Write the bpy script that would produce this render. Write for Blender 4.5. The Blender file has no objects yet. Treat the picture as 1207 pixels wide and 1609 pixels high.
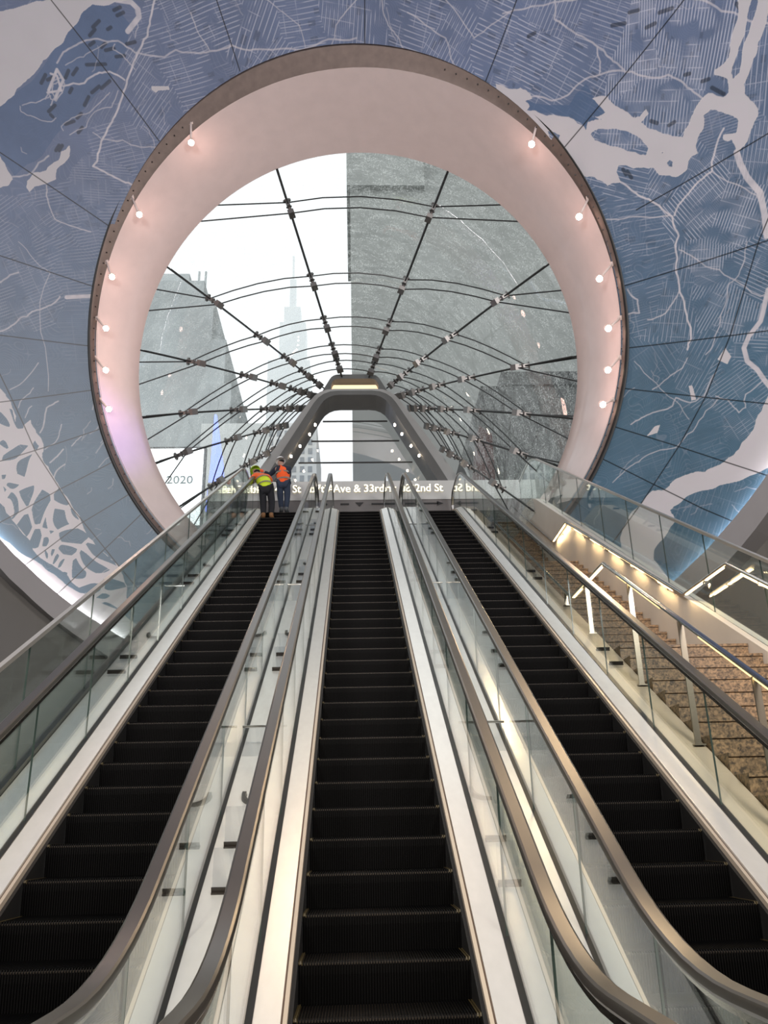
import bpy, math, random
import numpy as np
from mathutils import Vector, Matrix
random.seed(7)
rng = np.random.default_rng(11)
SC = bpy.context.scene
COL = SC.collection
PI = math.pi
S30 = math.tan(math.radians(30))

# ------------------------------------------------------------------ materials
def node_mat(name):
    m = bpy.data.materials.new(name)
    m.use_nodes = True
    nt = m.node_tree
    return m, nt, nt.nodes, nt.links, nt.nodes['Principled BSDF'], nt.nodes['Material Output']

def mat(name, col, rough=.5, metal=0., var=.06, scale=3., emit=None, estr=0., bump=0., bscale=40., spec=None, stretch=None):
    m, nt, N, L, P, O = node_mat(name)
    tc = N.new('ShaderNodeTexCoord')
    nz = N.new('ShaderNodeTexNoise'); nz.inputs['Scale'].default_value = scale; nz.inputs['Detail'].default_value = 4
    src = tc.outputs['Object']
    if stretch:
        mp = N.new('ShaderNodeMapping'); mp.inputs['Scale'].default_value = stretch
        L.new(src, mp.inputs['Vector']); src = mp.outputs['Vector']
    L.new(src, nz.inputs['Vector'])
    rp = N.new('ShaderNodeValToRGB')
    c = np.array(col[:3])
    rp.color_ramp.elements[0].position = .3; rp.color_ramp.elements[1].position = .7
    rp.color_ramp.elements[0].color = (*(c*(1-var)), 1); rp.color_ramp.elements[1].color = (*np.minimum(c*(1+var), 1), 1)
    L.new(nz.outputs['Fac'], rp.inputs['Fac']); L.new(rp.outputs['Color'], P.inputs['Base Color'])
    P.inputs['Roughness'].default_value = rough; P.inputs['Metallic'].default_value = metal
    if spec is not None: P.inputs['Specular IOR Level'].default_value = spec
    if emit is not None:
        P.inputs['Emission Color'].default_value = (*emit, 1); P.inputs['Emission Strength'].default_value = estr
    if bump:
        b = N.new('ShaderNodeBump'); b.inputs['Strength'].default_value = bump; b.inputs['Distance'].default_value = .01
        n2 = N.new('ShaderNodeTexNoise'); n2.inputs['Scale'].default_value = bscale; n2.inputs['Detail'].default_value = 3
        L.new(src, n2.inputs['Vector']); L.new(n2.outputs['Fac'], b.inputs['Height']); L.new(b.outputs['Normal'], P.inputs['Normal'])
    return m

def glass_mat(name, tint=(.93, .97, .95), f0=.045, pw=4.5, gain=.8, streak=0.):
    """architectural glazing: clear with a grazing-angle reflection; streak adds the film of rain and dirt the canopy carries"""
    m, nt, N, L, P, O = node_mat(name)
    N.remove(P)
    tr = N.new('ShaderNodeBsdfTransparent'); tr.inputs['Color'].default_value = (*tint, 1)
    gl = N.new('ShaderNodeBsdfGlossy'); gl.inputs['Roughness'].default_value = .0; gl.inputs['Color'].default_value = (1, 1, 1, 1)
    lw = N.new('ShaderNodeLayerWeight'); lw.inputs['Blend'].default_value = .5
    p = N.new('ShaderNodeMath'); p.operation = 'POWER'; p.inputs[1].default_value = pw
    L.new(lw.outputs['Facing'], p.inputs[0])
    q = N.new('ShaderNodeMath'); q.operation = 'MULTIPLY_ADD'; q.inputs[1].default_value = gain; q.inputs[2].default_value = f0
    L.new(p.outputs[0], q.inputs[0])
    mx = N.new('ShaderNodeMixShader'); L.new(q.outputs[0], mx.inputs[0]); L.new(tr.outputs[0], mx.inputs[1]); L.new(gl.outputs[0], mx.inputs[2])
    out = mx.outputs[0]
    if streak:
        tc = N.new('ShaderNodeTexCoord')
        mp = N.new('ShaderNodeMapping'); mp.inputs['Scale'].default_value = (1.2, 4.5, 1.2); mp.inputs['Rotation'].default_value = (.5, .3, .6)
        L.new(tc.outputs['Object'], mp.inputs['Vector'])
        nz = N.new('ShaderNodeTexNoise'); nz.inputs['Scale'].default_value = 1.6; nz.inputs['Detail'].default_value = 8; nz.inputs['Roughness'].default_value = .75
        L.new(mp.outputs['Vector'], nz.inputs['Vector'])
        n2 = N.new('ShaderNodeTexNoise'); n2.inputs['Scale'].default_value = 30; n2.inputs['Detail'].default_value = 2
        L.new(tc.outputs['Object'], n2.inputs['Vector'])
        mu = N.new('ShaderNodeMath'); mu.operation = 'MULTIPLY'
        L.new(nz.outputs['Fac'], mu.inputs[0]); L.new(n2.outputs['Fac'], mu.inputs[1])
        rp = N.new('ShaderNodeMapRange'); rp.inputs['From Min'].default_value = .20; rp.inputs['From Max'].default_value = .40
        rp.inputs['To Min'].default_value = .02; rp.inputs['To Max'].default_value = streak
        L.new(mu.outputs[0], rp.inputs['Value'])
        tl = N.new('ShaderNodeBsdfTranslucent'); tl.inputs['Color'].default_value = (.80, .83, .79, 1)
        m2 = N.new('ShaderNodeMixShader'); L.new(rp.outputs['Result'], m2.inputs[0]); L.new(out, m2.inputs[1]); L.new(tl.outputs[0], m2.inputs[2])
        out = m2.outputs[0]
    L.new(out, O.inputs['Surface'])
    return m

def emit_mat(name, col, s):
    m, nt, N, L, P, O = node_mat(name)
    P.inputs['Base Color'].default_value = (*[min(1, c) for c in col], 1); P.inputs['Emission Color'].default_value = (*col, 1); P.inputs['Emission Strength'].default_value = s
    return m

def granite_mat():
    m, nt, N, L, P, O = node_mat('speckled brown granite')
    tc = N.new('ShaderNodeTexCoord'); v = N.new('ShaderNodeTexVoronoi'); v.inputs['Scale'].default_value = 55
    n = N.new('ShaderNodeTexNoise'); n.inputs['Scale'].default_value = 26; n.inputs['Detail'].default_value = 5
    L.new(tc.outputs['Object'], v.inputs['Vector']); L.new(tc.outputs['Object'], n.inputs['Vector'])
    mx = N.new('ShaderNodeMix'); mx.data_type = 'RGBA'; mx.blend_type = 'MIX'
    r1 = N.new('ShaderNodeValToRGB'); e = r1.color_ramp.elements
    e[0].position = .25; e[0].color = (.045, .028, .015, 1); e[1].position = .75; e[1].color = (.30, .185, .095, 1)
    sp = N.new('ShaderNodeSeparateColor'); L.new(v.outputs['Color'], sp.inputs['Color']); L.new(sp.outputs['Red'], r1.inputs['Fac'])
    r2 = N.new('ShaderNodeValToRGB'); e = r2.color_ramp.elements
    e[0].position = .38; e[0].color = (.05, .034, .02, 1); e[1].position = .62; e[1].color = (.34, .22, .12, 1)
    L.new(n.outputs['Fac'], r2.inputs['Fac'])
    mx.inputs['Factor'].default_value = .5; L.new(r1.outputs['Color'], mx.inputs['A']); L.new(r2.outputs['Color'], mx.inputs['B'])
    L.new(mx.outputs['Result'], P.inputs['Base Color']); P.inputs['Roughness'].default_value = .45
    return m

M = dict(
    steel=mat('brushed stainless deck', (.88, .87, .85), .26, .5, .03, 2., stretch=(8, .6, 8)),
    panel=mat('satin light metal panel', (.88, .87, .83), .27, .5, .03, 2., stretch=(8, .6, 8)),
    cream=mat('cream skirt trim', (.62, .53, .43), .4, .3),
    chrome=mat('polished steel', (.62, .61, .58), .16, 1., .03),
    channel=mat('dark glazing channel', (.035, .035, .035), .4, .3),
    brown=mat('brown seal', (.11, .075, .055), .5),
    rubber=mat('dark taupe handrail rubber', (.036, .032, .028), .30, 0., .06, spec=.95),
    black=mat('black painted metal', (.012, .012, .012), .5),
    step=mat('black ribbed step', (.0018, .0018, .002), .6, 0., .15, spec=.06),
    tread=mat('lighter step ridge', (.036, .029, .023), .5, .3, .15),  # tread ridges lighter and browner than the risers
    yellow=mat('faded yellow step edge', (.04, .028, .006), .6),
    glass=glass_mat('clear balustrade glass'),
    gedge=mat('green glass edge', (.05, .075, .068), .2),
    canopy=glass_mat('rain streaked canopy glass', (.90, .93, .92), .045, 4.0, .6, streak=.42),
    portalglass=glass_mat('portal glass', (.94, .96, .96), .14, 4., .7),
    acrylic=glass_mat('acrylic barrier', (.95, .96, .97), .07, 4., .7),
    plaster=mat('satin white plaster of the oculus', (.76, .635, .605), .30, 0., .03),
    trim=mat('bronze rim metal', (.17, .125, .105), .45, .3, .12, 6.),
    rimhole=mat('dark screw heads', (.02, .015, .012), .5),
    wall=mat('dark grey wall', (.13, .125, .115), .6, 0., .05, .6),
    fascia=mat('mid grey fascia', (.27, .26, .26), .5, 0., .04, .8),
    floor=mat('terrazzo floor', (.42, .40, .37), .25, 0., .12, 30.),
    sidewall=mat('warm pale stone wall', (.74, .69, .61), .35, 0., .05, 1.4),
    granite=granite_mat(),
    cable=mat('dark steel cable', (.035, .036, .036), .4, .5),
    tan=mat('tan stone deck', (.60, .49, .36), .42, 0., .05, 1.),
    ledsoft=emit_mat('golden LED strip', (1., .70, .30), 1.5), post=mat('brushed steel post', (.34, .30, .24), .28, .85, .04),
    railsteel=mat('satin steel rail', (.52, .50, .46), .3, .6, .03),
    clamp=mat('cast steel clamp', (.17, .165, .16), .35, .9),
    portal=mat('pale grey portal cladding', (.34, .34, .33), .45, .1, .04),
    portalin=mat('dark grey portal lining', (.095, .095, .092), .5),
    signwall=mat('pale grey sign wall', (.56, .57, .55), .5, 0., .03),
    signband=mat('dark grey sign band', (.17, .16, .155), .5),
    letter=emit_mat('lit cream letters', (1., .93, .72), 1.5),
    letterside=mat('brass letter sides', (.36, .25, .09), .35, .8),
    led=emit_mat('warm LED strip', (1., .72, .38), 5.5),
    lens=emit_mat('spotlight lens', (1., .80, .58), 40.),
    stem=mat('white spotlight stem', (.80, .66, .60), .4),
    cove=emit_mat('cove LED', (1., .94, .98), 17.),
    amber=emit_mat('amber lit soffit', (1., .70, .42), 1.1),
    screen=emit_mat('white lit screen', (.97, 1., 1.), 1.6),
    blue=emit_mat('blue reflection glow', (.22, .28, 1.), 1.5),
    screentext=mat('grey screen lettering', (.22, .27, .25), .5),
    tower=mat('tower stone greyed for haze', (.25, .255, .24), .8, 0., .10, .12),
    stone=mat('weathered stone greyed for haze', (.42, .44, .44), .8, 0., .25, .12),
    mist=mat('masonry paled for haze', (.78, .80, .80), .9, 0., .03),  # fog haze put into the base colour
    facade=mat('light masonry facade', (.66, .67, .65), .8, 0., .05),
    window=mat('dull window glass', (.30, .32, .33), .3),
    darkb=mat('dark brick building', (.06, .06, .057), .8, 0., .35, .5),
    red=mat('red awning', (.05, .014, .012), .7),
    asphalt=mat('wet street', (.16, .16, .16), .5),
    skin=mat('skin', (.45, .27, .2), .6), hair=mat('black hair', (.012, .011, .012), .6),
    lime=mat('lime hi-vis fabric', (.62, .80, .03), .8, emit=None), orange=mat('orange hi-vis fabric', (.95, .12, .02), .8),
    orangejkt=mat('orange jacket fabric', (.90, .15, .035), .8), navy=mat('navy fabric', (.014, .018, .035), .85),
    blackcl=mat('black trousers', (.010, .011, .015), .85), jeans=mat('dark blue jeans', (.028, .042, .075), .85),
    boot=mat('tan leather boots', (.24, .12, .05), .7), bootd=mat('grey boots', (.10, .11, .12), .7),
    hatw=mat('white hard hat', (.85, .86, .85), .3), hatg=mat('green hard hat', (.45, .72, .04), .35),
    tape=mat('grey reflective tape', (.22, .19, .15), .4), glove=mat('orange gloves', (.88, .12, .05), .8),
)

# ------------------------------------------------------------------ mesh helpers
def link(o, parent=None):
    COL.objects.link(o)
    if parent is not None: o.parent = parent
    return o

def mesh(name, verts, faces, mats, parent=None, midx=None, smooth=False):
    me = bpy.data.meshes.new(name)
    me.from_pydata([tuple(map(float, v)) for v in verts], [], faces)
    if not isinstance(mats, (list, tuple)): mats = [mats]
    for m in mats: me.materials.append(m)
    if midx is not None: me.polygons.foreach_set('material_index', np.array(midx, dtype=np.int32))
    if smooth: me.polygons.foreach_set('use_smooth', np.ones(len(me.polygons), dtype=bool))
    me.update()
    if smooth == 'sharp': me.set_sharp_from_angle(angle=math.radians(24))
    return link(bpy.data.objects.new(name, me), parent)

def tag(o, label=None, cat=None, group=None, kind=None):
    if label: o['label'] = label
    if cat: o['category'] = cat
    if group: o['group'] = group
    if kind: o['kind'] = kind
    return o

def thing(name, label, cat, loc=(0, 0, 0), group=None):
    o = bpy.data.objects.new(name, None); o.empty_display_size = .2
    link(o); o.location = loc
    return tag(o, label, cat, group)

class MB:
    def __init__(s): s.v = []; s.f = []; s.m = []
    def add(s, V, F, mi=0):
        b = len(s.v); s.v += [tuple(map(float, p)) for p in V]; s.f += [tuple(b+i for i in f) for f in F]; s.m += [mi]*len(F)
    def box(s, lo, hi, mi=0):
        x0, y0, z0 = lo; x1, y1, z1 = hi
        s.add([(x0,y0,z0),(x1,y0,z0),(x1,y1,z0),(x0,y1,z0),(x0,y0,z1),(x1,y0,z1),(x1,y1,z1),(x0,y1,z1)],
              [(0,3,2,1),(4,5,6,7),(0,1,5,4),(1,2,6,5),(2,3,7,6),(3,0,4,7)], mi)
    def obox(s, c, ax, mi=0):
        c = np.array(c, float); a = [np.array(q, float) for q in ax]
        V = [c+i*a[0]+j*a[1]+k*a[2] for k in (-1, 1) for j in (-1, 1) for i in (-1, 1)]
        s.add(V, [(0,2,3,1),(4,5,7,6),(0,1,5,4),(1,3,7,5),(3,2,6,7),(2,0,4,6)], mi)
    def tube(s, pts, r, n=6, mi=0, closed=False, caps=True):
        P = [np.array(p, float) for p in pts]; k = len(P)
        rs = r if hasattr(r, '__len__') else [r]*k
        V = []; up = None
        for i in range(k):
            t = (P[(i+1) % k] if (i < k-1 or closed) else P[i])-(P[i-1] if (i > 0 or closed) else P[i])
            t /= np.linalg.norm(t)+1e-12
            if up is None:
                up = np.array([0, 0, 1.]) if abs(t[2]) < .9 else np.array([1., 0, 0])
            u = up-t*(up@t); u /= np.linalg.norm(u)+1e-12; w = np.cross(t, u); up = u
            V += [P[i]+rs[i]*(math.cos(2*PI*j/n)*u+math.sin(2*PI*j/n)*w) for j in range(n)]
        F = []
        for i in range(k if closed else k-1):
            a, b = i*n, ((i+1) % k)*n
            F += [(a+j, a+(j+1) % n, b+(j+1) % n, b+j) for j in range(n)]
        if caps and not closed: F += [tuple(range(n-1, -1, -1)), tuple((k-1)*n+j for j in range(n))]
        s.add(V, F, mi)
    def loft(s, rows, mi=0, closed=False):
        n = len(rows[0]); V = [p for r in rows for p in r]; F = []
        for i in range(len(rows)-1):
            for j in range(n if closed else n-1):
                F.append((i*n+j, i*n+(j+1) % n, (i+1)*n+(j+1) % n, (i+1)*n+j))
        s.add(V, F, mi)
    def prism(s, poly, d, mi=0):
        """poly: 3-D polygon, extruded by vector d"""
        n = len(poly); d = np.array(d, float); V = [np.array(p, float) for p in poly]+[np.array(p, float)+d for p in poly]
        s.add(V, [tuple(range(n-1, -1, -1)), tuple(range(n, 2*n))]+[(i, (i+1) % n, n+(i+1) % n, n+i) for i in range(n)], mi)
    def build(s, name, mats, parent=None, smooth=False):
        return mesh(name, s.v, s.f, mats, parent, s.m, smooth)

# ------------------------------------------------------------------ escalator base curve
ZTOP = 9.444
Y0, Z0, RISE = 5.0731, .6882, .2189
RUN = RISE/S30
YB = Y0-Z0/S30
YT = Y0+(ZTOP-Z0)/S30
def ZN(y, d=.62):
    if y < YB-d: return 0.
    if y < YB+d: return S30*(y-YB+d)**2/(4*d)
    if y < YT-d: return (y-YB)*S30
    if y < YT+d: return ZTOP-S30*(YT+d-y)**2/(4*d)
    return ZTOP
YEND = 21.7
YS = [1.9, 2.6]+list(np.linspace(YB-.62, YB+.62, 7))+list(np.arange(5.2, 19.4, 1.2))+list(np.linspace(YT-.62, YT+.62, 7))+[YEND]

def sweep(mb, prof, ys=YS, mi=0):
    """closed (x, h) profile carried along the escalator's slope"""
    n = len(prof)
    rows = [[(x, y, ZN(y)+h) for x, h in prof] for y in ys]
    mb.loft(rows, mi, closed=True)
    b = len(mb.v)-n*len(ys)
    mb.f += [tuple(b+j for j in range(n-1, -1, -1)), tuple(b+(len(ys)-1)*n+j for j in range(n))]; mb.m += [mi, mi]

def sweep_obj(name, prof, m, parent, ys=YS):
    mb = MB(); sweep(mb, prof, ys); return mb.build(name, m, parent)

def rect(x0, x1, h0, h1): return [(x0, h0), (x1, h0), (x1, h1), (x0, h1)]

def rail_path():
    p = [(1.55+.0, .62-.0)]
    c = (1.55, .60); r = .42
    p = [(c[0]-r*math.sin(t)*1., c[1]-r*math.cos(t)) for t in np.linspace(0, PI, 11)]
    for y in [2.0, 2.6]+list(np.linspace(YB-.62, YB+.62, 9))+[6., 10., 14., 18.]+list(np.linspace(YT-.62, YT+.62, 9)):
        p.append((y, ZN(y)+1.02))
    c = (21.55, ZTOP+.60)
    p += [(c[0]+r*math.sin(t), c[1]+r*math.cos(t)) for t in np.linspace(0, PI, 11)]
    return p
RAILP = rail_path()
def rail_sweep(mb, x, prof, path=RAILP, mi=0):
    rows = []
    for i, (y, z) in enumerate(path):
        a = path[max(i-1, 0)]; b = path[min(i+1, len(path)-1)]
        ty, tz = b[0]-a[0], b[1]-a[1]; l = math.hypot(ty, tz); ny, nz = -tz/l, ty/l
        rows.append([(x+px, y+pn*ny, z+pn*nz) for px, pn in prof])
    mb.loft(rows, mi, closed=True)
    n = len(prof); b = len(mb.v)-n*len(path)
    mb.f += [tuple(b+j for j in range(n-1, -1, -1)), tuple(b+(len(path)-1)*n+j for j in range(n))]; mb.m += [mi, mi]

RAILPROF = [(-.046, 0), (-.046, .020), (-.041, .032), (-.030, .039), (.030, .039), (.041, .032), (.046, .020), (.046, 0), (.036, -.016), (-.036, -.016)]
GUIDEPROF = [(-.022, -.05), (.022, -.05), (.022, -.012), (-.022, -.012)]

# one step, shared by every escalator
def step_mesh():
    W = .498; n = 62; xs = np.linspace(-W, W, 2*n+1)
    path = [(.012, -.25), (.004, -.16), (-.004, -.07), (-.003, -.015), (.004, 0.), (RUN+.02, 0.)]
    V = []; F = []; mi = []
    nrm = [(-1, 0), (-1, 0), (-1, .1), (-.7, .7), (0, 1), (0, 1)]
    cols = []
    for k in range(2*n+1):
        for q in ((0, 1) if 0 < k < 2*n else (0,)):
            lev = ((k-1+q) % 2) if k > 0 else 1
            cols.append((xs[k], 0. if lev else -.011))
    nc = len(cols)
    for (y, z), (ny, nz) in zip(path, nrm):
        V += [(x, y+d*ny, z+d*nz) for x, d in cols]
    for i in range(len(path)-1):
        for j in range(nc-1):
            F.append((i*nc+j, i*nc+j+1, (i+1)*nc+j+1, (i+1)*nc+j))
            top = i >= 3
            edge = top and (j < 5 or j > nc-7)
            mi.append(2 if edge else (1 if top and (j % 4 in (0,)) else 0))
    me = bpy.data.meshes.new('step'); me.from_pydata(V, [], F)
    for m in (M['step'], M['tread'], M['yellow']): me.materials.append(m)
    me.polygons.foreach_set('material_index', np.array(mi, dtype=np.int32)); me.update()
    return me
STEP = step_mesh()

PANES = [2.0, 3.0, 4.2]+[5.45+1.25*k for k in range(12)]+[20.4, 21.5]
def pane(mb, x, ya, yb, h0=.1, h1=.985, th=.006, top=None):
    n = 5 if (ya < YB+.7 or yb > YT-.7) else 1
    ys = list(np.linspace(ya+.004, yb-.004, n+1))
    V = []
    for y in ys:
        V += [(x-th, y, ZN(y)+h0), (x+th, y, ZN(y)+h0), (x+th, y, ZN(y)+h1), (x-th, y, ZN(y)+h1)]
    F = []; mi = []
    for i in range(n):
        a, b = 4*i, 4*i+4
        F += [(a, a+3, b+3, b), (a+1, b+1, b+2, a+2), (a+3, a+2, b+2, b+3), (a, b, b+1, a+1)]; mi += [0, 0, 1, 1]
    F += [(0, 1, 2, 3), (4*n, 4*n+3, 4*n+2, 4*n+1)]; mi += [1, 1]
    bse = len(mb.v); mb.v += V; mb.f += [tuple(bse+i for i in f) for f in F]; mb.m += mi

def escalator(xc, label):
    t = thing('escalator', label, 'escalator', (xc, 0, 0), None)
    for s, nm in ((-1, 'l'), (1, 'r')):
        sx = lambda a, b, h0, h1: rect(min(s*a, s*b), max(s*a, s*b), h0, h1)
        sweep_obj('skirt_panel', sx(.502, .526, -.5, -.01), M['black'], t)
        sweep_obj('skirt_trim', sx(.526, .549, -.5, .035), M['cream'], t)
        sweep_obj('trim_seal', sx(.549, .559, -.5, .030), M['brown'], t)
        sweep_obj('inner_deck', [(s*.559, -.5), (s*.559, .05), (s*.697, .095), (s*.697, -.5)][::1 if s < 0 else -1], M['panel'], t)
        sweep_obj('glazing_channel', sx(.697, .745, -.5, .105), M['channel'], t)
        for a, b in zip(PANES[:-1], PANES[1:]):
            mb = MB(); pane(mb, s*.723, a, b); mb.build('glass_pane', [M['glass'], M['gedge']], t)
        mb = MB(); rail_sweep(mb, s*.742, RAILPROF); mb.build('handrail', M['rubber'], t, 'sharp')
        mb = MB(); rail_sweep(mb, s*.735, GUIDEPROF); mb.build('handrail_guide', M['chrome'], t)
    for i in range(-3, 45):
        y = Y0+i*RUN
        if y > 21.4: break
        o = link(bpy.data.objects.new('step', STEP), t); o.location = (0, y, ZN(y+.0) if i > -3 else .0)
    mb = MB(); mb.box((-.5, 21.25, ZTOP-.02), (.5, YEND+.1, ZTOP+.012)); mb.build('comb_plate', M['chrome'], t)
    mb = MB(); mb.box((-.5, 1.2, -.03), (.5, 3.1, .012)); mb.build('comb_plate', M['chrome'], t)
    return t

E1X, E2X, E3X = -1.743, .155, 2.073
escalator(E1X, 'left escalator, black steps with two workers at its top')
esc_mid = escalator(E2X, 'middle escalator, empty black steps between two pale decks')
escalator(E3X, 'right escalator, black steps beside the granite stair')
mb = MB(); mb.box((-.42, 21.2, ZTOP+.02), (.05, 21.24, ZTOP+.06)); mb.build('comb_light', emit_mat('comb light', (1, 1, .98), 2.), esc_mid)

# ------------------------------------------------------------------ decks between and beside the escalators
def deck(label, x0, x1, plates, hooks, bars, px0, px1, hx, drop=-.9, m='steel'):
    t = thing('deck_cladding', label, 'deck')
    mb = MB(); sweep(mb, rect(x0, x1, drop, .10)); mb.build('deck_panel', M[m], t)
    ca, sa = math.cos(PI/6), math.sin(PI/6)
    T = np.array([0, ca, sa]); Nn = np.array([0, -sa, ca]); X = np.array([1., 0, 0])
    for y in plates:
        z = ZN(y)+.10; c = np.array([(px0+px1)/2, y, z]); w = (px1-px0)/2
        p = MB(); p.obox(c+Nn*.006, (X*w, T*.018, Nn*.006)); p.obox(c+Nn*.02, (X*w, T*.004, Nn*.02))
        b = p.build('barrier_bracket', M['rimhole'], t)
        p = MB(); p.obox(c+np.array([0, .0, .14]), (X*w*.95, np.array([0, .005, 0]), np.array([0, 0, .13]))); p.build('barrier_plate', M['acrylic'], b)
    for y in hooks:
        z = ZN(y)+.10; c = np.array([hx, y, z])
        V = []
        p = MB(); rows = []
        for a in np.linspace(-.2, 1.6, 9):
            q = c+X*(.10-.12*math.cos(a))*(1 if hx < px1 else 1)+T*(.12-.14*math.sin(a))
            rows.append([q+Nn*.0-X*.02, q+Nn*.035-X*.015, q+Nn*.035+X*.015, q+X*.02])
        p.loft(rows, closed=True); p.build('anti_slide_bumper', M['clamp'], t)
    for y in bars:
        z = ZN(y)+.10; c = np.array([(x0+x1)/2, y, z]); w = (x1-x0)/2-.01
        p = MB(); p.obox(c+np.array([0, 0, .13]), (X*w, np.array([0, .006, 0]), np.array([0, 0, .12]))); g = p.build('barrier_plate', M['acrylic'], t)
        p = MB(); p.tube([c+np.array([-w, 0, .26]), c+np.array([w, 0, .26])], .011); p.build('barrier_rail', M['chrome'], g)
    return t
PL = [5.88, 6.34, 9.45, 9.89, 13.0, 13.45, 16.6, 17.05, 19.2]
HK = [6.85, 10.55, 14.1, 17.7]; BR = [7.56, 12.0, 16.4]
deck('pale steel deck between the left and middle escalators', -.999, -.591, PL, HK, BR, -.93, -.79, -.86)
deck('pale steel deck between the middle and right escalators', .901, 1.329, PL, HK, BR, .91, 1.06, .93)
deck('pale steel deck beside the left escalator, under the outer glass guard', -2.80, -2.489, PL[2:], HK[1:], BR[1:], -2.76, -2.56, -2.62)
deck('tan lit deck beside the right escalator, edging the granite stair', 2.819, 3.11, PL[2:], [], [], 2.90, 3.06, 2.9, -2.2, 'tan')
# ------------------------------------------------------------------ left glass guard
def guard(label, x, h0, h1, ya, yb, step, shoe, railm, pitch_y=None):
    t = thing('glass_guardrail', label, 'guardrail')
    ys = [ya]+[y for y in YS if ya < y < yb]+[yb]
    if shoe: sweep_obj('base_shoe', rect(x-.035, x+.035, h0-.12, h0+.05), M['clamp'], t, ys)
    sweep_obj('cap_rail', rect(x-.024, x+.024, h1-.01, h1+.035), railm, t, ys)
    n = max(1, round((yb-ya)/step))
    e = np.linspace(ya, yb, n+1)
    for a, b in zip(e[:-1], e[1:]):
        mb = MB(); pane(mb, x, a, b, h0, h1, .007); mb.build('glass_pane', [M['glass'], M['gedge']], t)
    return t
guard('long outer glass guard left of the left escalator', -2.84, .10, 1.20, 2.6, 21.6, 1.55, True, M['railsteel'])
guard('glass guard standing on the stone wall right of the stair', 4.76, .30, 1.41, 5.0, 21.9, 1.42, False, M['railsteel'])

# ------------------------------------------------------------------ granite stair
st = thing('granite_staircase', 'brown speckled granite stair with landings right of the right escalator', 'staircase', (3.12, 3.5, 0))
XS0, XS1 = 3.12, 4.65
def flight(y0, z0, n, rise, run, back):
    """n risers starting at (y0, z0)"""
    for i in range(n):
        y, z = y0+i*run, z0+(i+1)*rise
        mb = MB()
        d = run+.02 if i < n-1 else back
        mb.box((XS0-3.12, y-3.5, z-.42), (XS1-3.12, y+d-3.5, z-.03))
        mb.box((XS0-3.12, y-.02-3.5, z-.03), (XS1-3.12, y+d-3.5, z))
        mb.build('step' if i < n-1 else 'landing', M['granite'], st)
flight(9.68-19*.312, 0., 20, 3.58/20, .312, 1.56)
flight(11.24, 3.58, 18, 3.16/18, .305, 1.6)
flight(18.05, 6.74, 15, (ZTOP-6.74)/15, .24, .26)
mb = MB(); sweep(mb, rect(4.66, 4.86, -3.0, .30), [5.0]+[y for y in YS if 5 < y < 21.9]+[21.9]); w = mb.build('wall_stair', M['sidewall']); tag(w, 'pale warm stone wall along the right of the stair', 'wall', kind='structure')

def stair_rail(label, x, pts, posts, brackets, leds, side):
    t = thing('stair_handrail', label, 'handrail')
    P = [(x, y, z) for y, z in pts]
    mb = MB(); mb.tube(P, .024, 10); mb.build('rail_tube', M['chrome'], t, True)
    for (ya, za), (yb, zb) in leds:
        a, b = np.array([x, ya, za]), np.array([x, yb, zb]); d = (b-a)/np.linalg.norm(b-a)
        n = np.cross(d, [1, 0, 0]); n = n if n[2] > 0 else -n; l = np.linalg.norm(b-a)/2
        if l < .4: mb = MB(); mb.obox((a+b)/2-n*.026, (d*l, np.array([.017, 0, 0]), n*.006)); mb.build('led_strip', M['led'], t)
        else:                                          # on the slopes the strip is tucked behind the tube
            k = max(1, round(2*l/1.3))
            for q in range(k):
                c = a+(b-a)*(q+.5)/k; mb = MB(); mb.obox(c-n*.023+np.array([.008 if posts == [] else -.012, 0, 0]), (d*(l/k-.12), np.array([.007, 0, 0]), n*.008)); mb.build('led_strip', M['led'] if posts == [] else M['ledsoft'], t)
            if posts == []: mb = MB(); mb.obox((a+b)/2-n*.034+np.array([.024, 0, 0]), (d*l, np.array([.003, 0, 0]), n*.030)); mb.build('added_led_shield', M['railsteel'], t)  # added fin, keeps the strip's glare off the guard glass
    for y, z, zb in posts:
        mb = MB(); mb.box((x-.028, y-.008, zb), (x+.028, y+.008, z-.02)); mb.box((x-.05, y-.05, zb), (x+.05, y+.05, zb+.012)); mb.build('post', M['post'], t)
    for y, z in brackets:
        mb = MB(); mb.tube([(x, y, z-.02), (x, y, z-.075), (x+side*.055, y, z-.085)], .008); mb.box((min(x+side*.055, x+side*.062), y-.03, z-.115), (max(x+side*.055, x+side*.062), y+.03, z-.055)); mb.build('bracket', M['chrome'], t)
    return t
def hz(y, h): return Z0+(y-Y0)*S30+h
LOW = [(4.6, hz(4.6, 1.25)), (9.7, 4.6)]
UP = [(11.3, 4.6), (17.0, 7.86)]
stair_rail('steel stair handrail on posts along the left edge of the stair', 3.05,
    LOW+UP+[(18.2, 7.86), (22.4, 10.4)],
    [(y, hz(y, 1.25), ZN(y)+.10) for y in (5.05, 6.32, 7.6, 8.87)]+[(10.5, 4.6, 3.9)]+[(y, 4.6+(y-11.3)*.572, ZN(y)+.1) for y in (11.6,)],
    [], [((9.78, 4.6), (10.3, 4.6)), ((10.75, 4.6), (11.2, 4.6)), ((7.9, hz(7.9, 1.25)), (9.3, hz(9.3, 1.25))), ((6.0, hz(6., 1.25)), (7.3, hz(7.3, 1.25)))], 1)
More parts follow.
